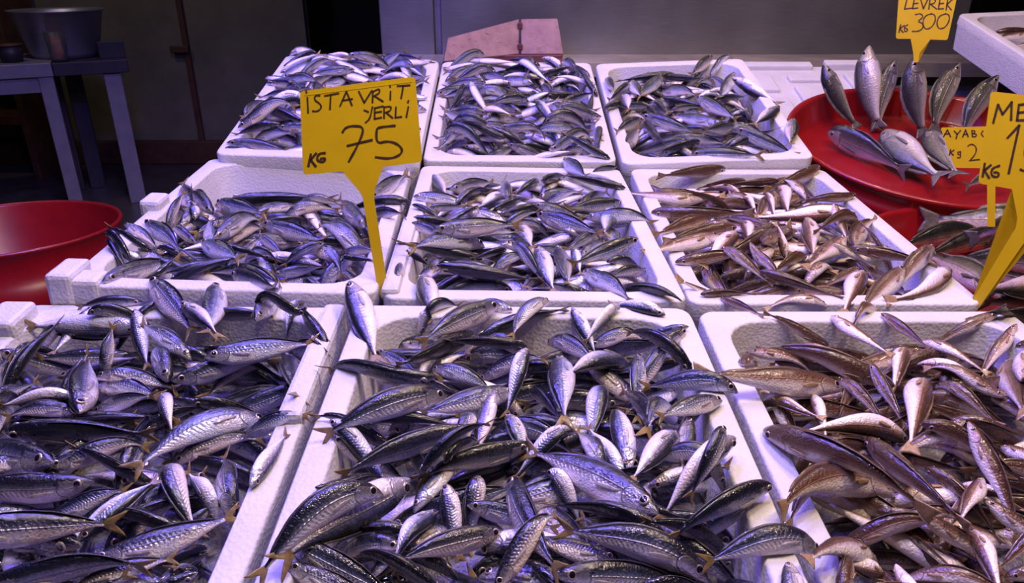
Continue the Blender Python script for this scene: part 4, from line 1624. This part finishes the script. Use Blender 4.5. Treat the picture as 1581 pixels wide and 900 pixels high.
def fill(key, sp, n, L, y0=-1, y1=1, x0=-1, x1=1, horiz=0.6, back=0.5, seed=0, inset=.93, lim=None):
    """Fish scattered through the heap of one box."""
    b = BOXES[key]
    rg = np.random.RandomState(seed)
    bn = np.array(b['m'])[:3, 2]; b0 = np.array(b['m'])[:3, 3]
    cap = (lambda X, Y: b0[2] - ((X - b0[0]) * bn[0] + (Y - b0[1]) * bn[1]) / bn[2] + lim) if lim is not None else None
    w, d = (b['W'] / 2 - RIMW) * inset, (b['D'] / 2 - RIMW) * inset
    nx = max(1, int(math.sqrt(n * w / d * (x1 - x0) / (y1 - y0)))); ny = max(1, int(math.ceil(n / nx)))
    cells = [(i, j) for j in range(ny) for i in range(nx)]
    rg.shuffle(cells)
    for (i, j) in cells[:n]:
        for tries in range(12):
            sx = x0 + (x1 - x0) * (i + rg.rand()) / nx; sy = y0 + (y1 - y0) * (j + rg.rand()) / ny
            a = rg.normal(0, .35) if rg.rand() < horiz else rg.uniform(-1.5, 1.5)
            if rg.rand() < .5: a += math.pi
            l = rg.uniform(*L)
            cx_, cy_ = sx * w, sy * d
            ex_, ey_ = math.cos(a) * l / 2, math.sin(a) * l / 2
            if abs(cx_) + abs(ex_) * .92 < w + .012 and abs(cy_) + abs(ey_) * .92 < d + .010: break
        else:
            cx_ = np.clip(cx_, -w + abs(ex_) * .9, w - abs(ex_) * .9); cy_ = np.clip(cy_, -d + abs(ey_) * .9, d - abs(ey_) * .9)
        Hh = np.array(b['m'] @ Vector((cx_ + ex_, cy_ + ey_, -.02))); Tt = np.array(b['m'] @ Vector((cx_ - ex_, cy_ - ey_, -.02)))
        beta = rg.uniform(50, 85) if rg.rand() < back else (rg.uniform(-40, 25))
        lay(sp, Hh, Tt, 'u' if rg.rand() < .75 else 'd', beta, rg.normal(0, .04), (l, l), key, free=True, fat=FAT.get(sp, 1.0), cap=cap)

def layfile():
    cur = None
    jobs = {}
    for ln in LAY.strip().split('\n'):
        p = ln.split()
        if p[0][0].isalpha():
            cur = (p[0], p[1]); continue
        top = p[-1] == '*'
        if top: p = p[:-1]
        jobs.setdefault(cur[0], []).append((cur[1], [float(q) for q in p[:4]], p[4], float(p[5]), float(p[6]) if len(p) > 6 else 0.0, top))
    return jobs
JOBS = layfile()
def put(key, sp):
    rg = np.random.RandomState(5)
    js = JOBS.get(key, [])
    js = [j for j in js if not j[5]] + [j for j in js if j[5]]
    for (c, q, mode, beta, k, top) in js:
        ox, oy, s = XF[c]
        h = (ox + q[0] / s, oy + q[1] / s); t = (ox + q[2] / s, oy + q[3] / s)
        lay(sp, None, None, mode, beta + rg.uniform(-6, 6) + (12 if sp == 'mackerel' and abs(beta) < 45 else 0), k + rg.normal(0, .012), LR[key], key, top, False, (h, t), FAT.get(sp, 1.0))

FAT = dict(mackerel=1.0, whiting=.96)
MK, WH = (.100, .122), (.105, .150)
for key in ('BL', 'BC'):
    fill(key, 'mackerel', 55, MK, seed=1, back=.5, lim=-.018)
    fill(key, 'mackerel', 60, MK, seed=2, back=.5, inset=.93, lim=-.004)
    fill(key, 'mackerel', 85, (.105, .13), seed=3 + ord(key[1]), back=.62, horiz=.75, inset=1.06)
fill('BR', 'mackerel', 55, MK, seed=4, lim=-.022); fill('BR', 'mackerel', 50, MK, seed=5, lim=-.012)
put('BR', 'mackerel')
fill('ML', 'mackerel', 45, MK, y1=.45, seed=6, lim=-.024); fill('ML', 'mackerel', 45, MK, y1=.40, seed=7, lim=-.014)
put('ML', 'mackerel')
fill('MC', 'mackerel', 60, MK, seed=8, lim=-.018); fill('MC', 'mackerel', 60, MK, seed=9, lim=-.008)
put('MC', 'mackerel')
fill('MR', 'whiting', 45, WH, seed=10, lim=-.020); fill('MR', 'whiting', 45, WH, seed=11, lim=-.010)
put('MR', 'whiting')
for key, sp, L in (('FL', 'mackerel', MK), ('FC', 'mackerel', MK), ('FR', 'whiting', WH)):
    fill(key, sp, 55, L, seed=12 + ord(key[1]), y0=-.97, lim=-.024, back=.75, inset=.95)
    fill(key, sp, 55, L, seed=13 + ord(key[1]), y0=-.97, lim=-.014, back=.75, inset=.96)
    put(key, sp)

def strayed(f):
    b = BOXES[f['box']]
    for p in f['spine']:      # a fish stuck in a box wall
        q = b['inv'] @ Vector(p)
        if -.10 < q.z < -.009 and ((b['W'] / 2 - RIMW < abs(q.x) < b['W'] / 2 + .01) or (b['D'] / 2 - RIMW < abs(q.y) < b['D'] / 2 + .01)): return True
    q = b['inv'] @ Vector(f['spine'][6])
    return abs(q.x) > b['W'] / 2 + .035 or abs(q.y) > b['D'] / 2 + .06 or q.z < -.10
_n = len(FISH)
FISH[:] = [f for f in FISH if not strayed(f)]
print('strayed', _n - len(FISH))

# sea bass and bream in the tilted basin
ubn = np.array(ub_m.to_3x3() @ Vector((0, 0, 1)))
def ub_floor(px, py, h): return on_plane(px, py, np.array(ub_m @ Vector((0, 0, 0.013 + h))), ubn)
def c4(x, y): return (1180 + x / 3.0, y / 3.0)
for (hx, hy, tx, ty, sx, dy, k, fat, beta, lab) in (
    (275, 298, 440, 602, -1, .05, .05, 1.25, 50, 'dark-backed sea bass standing in the red basin, farthest from the price signs'),
    (488, 212, 535, 604, -1, .09, .07, 1.40, -20, 'tallest, palest sea bass standing open-mouthed in the red basin'),
    (607, 278, 528, 604, -1, .08, .06, 1.3, 34, 'grey sea bass standing in the red basin just behind the palest one'),
    (694, 262, 742, 636, -1, .06, .05, 1.38, 28, 'sea bass standing in the red basin with the 300 price sign in its mouth'),
    (905, 292, 790, 612, -1, .08, .07, 1.35, 30, 'arched grey sea bass standing in the red basin just beyond the sign-bearing one' ),
    (1085, 348, 925, 642, -1, .07, .08, 1.4, 36, 'sea bass standing in the red basin nearest the slanted foam box')):
    T = ub_floor(*c4(tx, ty), 0.012)
    rr = T[:2] - UB[:2]; lim_ = UB_R * 0.80
    if np.linalg.norm(rr) > lim_: T[:2] = UB[:2] + rr / np.linalg.norm(rr) * lim_
    r = ray(*c4(hx, hy))
    H = C0 + r * ((T[1] + dy) / r[1])
    Tn = nrm(H - T); v = nrm(C0 - (H + T) / 2)
    Cv = nrm(v - (v @ Tn) * Tn); Pv = np.cross(Cv, Tn)
    if Pv[0] * sx < 0: Pv = -Pv
    cb, sb = math.cos(math.radians(beta)), math.sin(math.radians(beta))
    free_fish('bass', H, T, cb * Pv + sb * Cv, 'UB', k, np.array([-1.0, 0, 0]), fat)['label'] = lab
for (hx, hy, tx, ty, beta, fat, hh, lab) in (
    (770, 610, 905, 820, 30, .8, .03, 'bluish sea bream lying half hidden behind the small price sign'),
    (1120, 800, 925, 868, 10, .7, .03, 'sea bream tail showing under the large whiting price sign'),
    (296, 612, 672, 806, 35, .85, .02, 'grey sea bream lying along the near rim of the red basin'),
    (556, 606, 832, 832, 18, .95, .04, 'plump pale sea bream lying beside the grey one in the red basin')):
    H, T = ub_floor(*c4(hx, hy), hh + .012), ub_floor(*c4(tx, ty), hh)
    Tn = nrm(H - T); v = nrm(C0 - (H + T) / 2)
    Cv = nrm(v - (v @ Tn) * Tn); Pv = np.cross(Cv, Tn)
    if Pv[1] < 0: Pv = -Pv
    cb, sb = math.cos(math.radians(beta)), math.sin(math.radians(beta))
    free_fish('bream', H, T, cb * Pv + sb * Cv, 'UB', 0.02, None, fat)['label'] = lab
# large olive-backed fish heaped in and before the lower basin
for (hx, hy, tx, ty, mode, beta, k, lab) in (
    (1450, 830, 1020, 790, 'u', 40, .02, 'large dark fish wedged low between the front and middle whiting boxes'),
    (1500, 760, 1010, 660, 'u', 20, .02, 'large dull silver fish under the sign stake beside the middle whiting box'),
    (1500, 700, 900, 560, 'u', 30, 0, 'large dark fish under the heap before the red basin'),
    (1400, 560, 1000, 520, 'u', 40, 0, 'large dark fish deepest in the lower red basin'),
    (1560, 460, 715, 405, 'u', -5, -.02, 'large pale-sided fish lying along the back of the lower red basin, tail raised'),
    (995, 462, 640, 540, 'u', 35, .03, 'large golden olive-backed fish nearest the whiting box rim'),
    (1140, 485, 760, 590, 'u', 45, .03, 'large black-backed fish behind the leaning sign stake'),
    (1500, 620, 960, 580, 'u', 15, .02, 'large pale and dark fish by the picture edge under the sign board'),
    (1110, 760, 770, 575, 'u', -5, .02, 'large brownish silver fish with its side against the whiting box'),
    (1520, 800, 1000, 720, 'd', 40, .03, 'large dark green fish with blue sheen beside the sign stake foot'),
    (1500, 900, 1060, 840, 'u', 60, .02, 'large black-green fish lowest before the front whiting box')):
    ox, oy, s = XF['L']
    f = lay('olive', None, None, mode, beta, k, (.21, .42), 'LB', True, False, ((ox + hx / s, oy + hy / s), (ox + tx / s, oy + ty / s)))
    f['label'] = lab
# whiting in the slanted box
rg = np.random.RandomState(3)
for i, (u, v, a, h) in enumerate(((-.10, .14, .2, .0), (-.02, .10, -.3, .012), (-.09, .04, .1, .02), (.05, .13, .4, .01), (-.06, -.04, -.2, .012), (.04, .02, 2.9, .022), (-.10, -.12, .3, .012), (.02, -.09, 3.3, .02), (.10, .06, .1, .01), (.10, -.04, -.4, .02), (-.04, .17, 3.0, .004))):
    c = np.array(TBM @ Vector((u, v, -.034 + h)))
    d = ex * math.cos(a) + ey * math.sin(a)
    f = free_fish('whiting', c + d * .075, c - d * .075, ez * math.sin(.6) + np.cross(ez, d) * math.cos(.6), 'TB', .03, ez)
    f['label'] = None

# ------------------------------------------------------------------ which fish can be seen
bodies = [fish_body(f) for f in FISH]
V_all, F_all, own = [], [], []
o_ = 0
for i, (V, F, uv) in enumerate(bodies):
    V_all += V.tolist()
    F_all += [tuple(q + o_ for q in fc) for fc in F]
    own += [i] * len(F)
    o_ += len(V)
for o in list(bpy.data.objects):
    if o.type == 'MESH' and (o.name.startswith('foam_box') or o.name.startswith('red_basin')):
        mw = o.matrix_world if o.parent is None else o.parent.matrix_world
        vs = [tuple(mw @ v.co) for v in o.data.vertices]
        V_all += vs
        F_all += [tuple(q + o_ for q in p.vertices) for p in o.data.polygons]
        own += [-1] * len(o.data.polygons)
        o_ += len(vs)
tree = BVHTree.FromPolygons(V_all, F_all)
def look(cam, step):
    cnt = np.zeros(len(FISH), int)
    c = Vector(cam)
    for py in np.arange(step / 2, 900, step):
        for px in np.arange(step / 2, 1581, step):
            hit = tree.ray_cast(c, Vector(ray(px, py)))
            if hit[2] is not None and own[hit[2]] >= 0: cnt[own[hit[2]]] += 1
    return cnt
main = look((0, 0, CAMZ), 2.5)
side = look((-.35, .02, CAMZ + .03), 6) + look((.35, .02, CAMZ + .03), 6)
mk = [i for i, f in enumerate(FISH) if f['sp'] == 'mackerel']
mk.sort(key=lambda i: -main[i])
single = set(i for i in mk[:300] if main[i] >= 6)
rest = [i for i in mk if i not in single and (main[i] > 0 or side[i] > 0)]
others = [i for i, f in enumerate(FISH) if f['sp'] != 'mackerel' and main[i] >= 3]
print('FISH', len(FISH), 'single mackerel', len(single), 'rest', len(rest), 'others', len(others), 'visible mackerel', sum(main[i] >= 6 for i in mk))

# ------------------------------------------------------------------ labels: side shown, heading, place in its box
BOXNAME = dict(BL='rear left box', BC='rear middle box', BR='rear right box', ML='half-filled box', MC='centre box', MR='middle row whiting box', FL='front left box', FC='front middle box', FR='front right box', TB='slanted foam box')
KIND = dict(mackerel='mackerel', whiting='whiting')
def facets(f):
    P, T, D, S = fish_frame(f, np.array([0., .4, .45, 1.]))
    v = nrm(C0 - P[1])
    b = D[1] @ v
    look_ = 'dark-backed' if b > .62 else ('pale-bellied' if b < -.28 else ('silver-sided' if f['sp'] == 'mackerel' else 'brown-sided'))
    h, t = proj(P[0]), proj(P[3])
    dx, dy = h[0] - t[0], h[1] - t[1]
    if abs(dx) > 1.6 * abs(dy): hd = 'facing right' if dx > 0 else 'facing left'
    elif abs(dy) > 1.6 * abs(dx): hd = 'facing up' if dy < 0 else 'facing down'
    else: hd = 'facing %s-%s' % ('up' if dy < 0 else 'down', 'right' if dx > 0 else 'left')
    key = f['box']
    m = BOXES[key]['inv'] if key in BOXES else TBM.inverted()
    W, Dd = (BOXES[key]['W'], BOXES[key]['D']) if key in BOXES else (.4, .52)
    q = m @ Vector(P[1])
    if abs(q.x) > W / 2 - RIMW - .006 or q.y > Dd / 2 - RIMW - .006 or q.y < -Dd / 2 + RIMW + .006:
        zn = 'over the rim'
    else:
        xs = 'left' if q.x < -W * .16 else ('right' if q.x > W * .16 else 'middle')
        ys = 'rear' if q.y > Dd * .16 else ('front' if q.y < -Dd * .16 else 'mid')
        zn = 'at ' + ys + '-' + xs if not (ys == 'mid' and xs == 'middle') else 'at dead centre'
    return look_, hd, zn, BOXNAME[key], proj(P[1])

ORD = ['first', 'second', 'third', 'fourth', 'fifth', 'sixth', 'seventh', 'eighth', 'ninth', 'tenth', 'eleventh', 'twelfth']
cells = {}
for i in sorted(single) + others:
    f = FISH[i]
    if f.get('label'): continue
    a = facets(f)
    cells.setdefault((f['sp'],) + a[:4], []).append((a[4][0], i))
for (sp, lk, hd, zn, bx), lst in cells.items():
    lst.sort()
    n = len(lst)
    for j, (_, i) in enumerate(lst):
        if n == 1: s = '%s %s %s, %s of the %s' % (lk, KIND[sp], hd, zn, bx)
        elif n == 2: s = '%s %s %s %s, %s of the %s' % (('leftmost', 'rightmost')[j], lk, KIND[sp], hd, zn, bx)
        else: s = '%s from left %s %s %s, %s of the %s' % (ORD[min(j, 11)], lk, KIND[sp], hd, zn, bx)
        FISH[i]['label'] = s

GROUP = dict(mackerel='mackerel in the foam boxes', whiting='whiting in the foam boxes', bass='sea bass standing in the red basin', bream='sea bream lying in the red basin', olive='large fish in the lower basin')
NAME = dict(mackerel='horse_mackerel', whiting='whiting', bass='sea_bass', bream='sea_bream', olive='large_fish')

def rnd_attr(o, vals):
    a = o.data.attributes.new('rnd', 'FLOAT', 'POINT')
    a.data.foreach_set('value', np.asarray(vals, dtype=np.float32))

def build_fish(i):
    f = FISH[i]
    V, F, uv = bodies[i]
    loc = f['spine'][6]
    sp = f['sp']
    fin = M['fin_' + SKIN[sp]]
    o = mesh_obj(NAME[sp], V, F, M[SKIN[sp]], None, True, uv, None, loc)
    rnd_attr(o, [f['rnd']] * len(V))
    tag(o, f['label'], 'fish', GROUP[sp])
    V, F = tail_fin(f)
    mesh_obj('tail_fin', V, F, fin, o, True, loc=loc)
    v = nrm(C0 - f['spine'][2])
    P, T, D, S = fish_frame(f, np.array([.1, .25]))
    cs = S[0] @ v
    if D[1] @ v > -.3:
        V, F = dorsal_fin(f)
        mesh_obj('dorsal_fin', V, F, M['fin_back'] if sp == 'mackerel' else (M['fin_ridge'] if sp == 'whiting' else fin), o, True, loc=loc)
    sg = 1 if cs > 0 else -1
    if main[i] > 40:
        V, F = pectoral_fin(f, sg)
        mesh_obj('pectoral_fin', V, F, M['fin_side'] if sp in ('mackerel', 'bass') else fin, o, True, loc=loc)
    for q in ((sg, -sg) if abs(cs) < .6 else (sg,)):
        V, F, mi = eye_mesh(f, q)
        mesh_obj('eye', V, F, [M['iris'], M['pupil']], o, True, None, mi, loc)

for i in sorted(single) + others: build_fish(i)

# the remaining mackerel, too many to single out
VV, FF, UU, RR, MI = [], [], [], [], []
n0 = 0
for i in rest:
    f = FISH[i]
    V, F, uv = bodies[i]
    VV.append(V); UU.append(uv); RR += [f['rnd']] * len(V)
    FF += [tuple(q + n0 for q in fc) for fc in F]; MI += [0] * len(F); n0 += len(V)
    V, F = tail_fin(f)
    VV.append(V); UU.append(np.full((len(V), 2), .5)); RR += [f['rnd']] * len(V)
    FF += [tuple(q + n0 for q in fc) for fc in F]; MI += [1] * len(F); n0 += len(V)
    v = nrm(C0 - f['spine'][2])
    P, T, D, S = fish_frame(f, np.array([.1]))
    V, F, mi = eye_mesh(f, 1 if S[0] @ v > 0 else -1)
    VV.append(V); UU.append(np.full((len(V), 2), .5)); RR += [0.5] * len(V)
    FF += [tuple(q + n0 for q in fc) for fc in F]; MI += [2 + q for q in mi]; n0 += len(V)
o = mesh_obj('heaped_mackerel', np.concatenate(VV), FF, [M['mackerel'], M['fin_mackerel'], M['iris'], M['pupil']], None, True, np.concatenate(UU), MI)
rnd_attr(o, RR)
tag(o, 'many small dark blue and silver mackerel filling the rear left and rear middle boxes and lower layers elsewhere', 'fish', None, 'stuff')
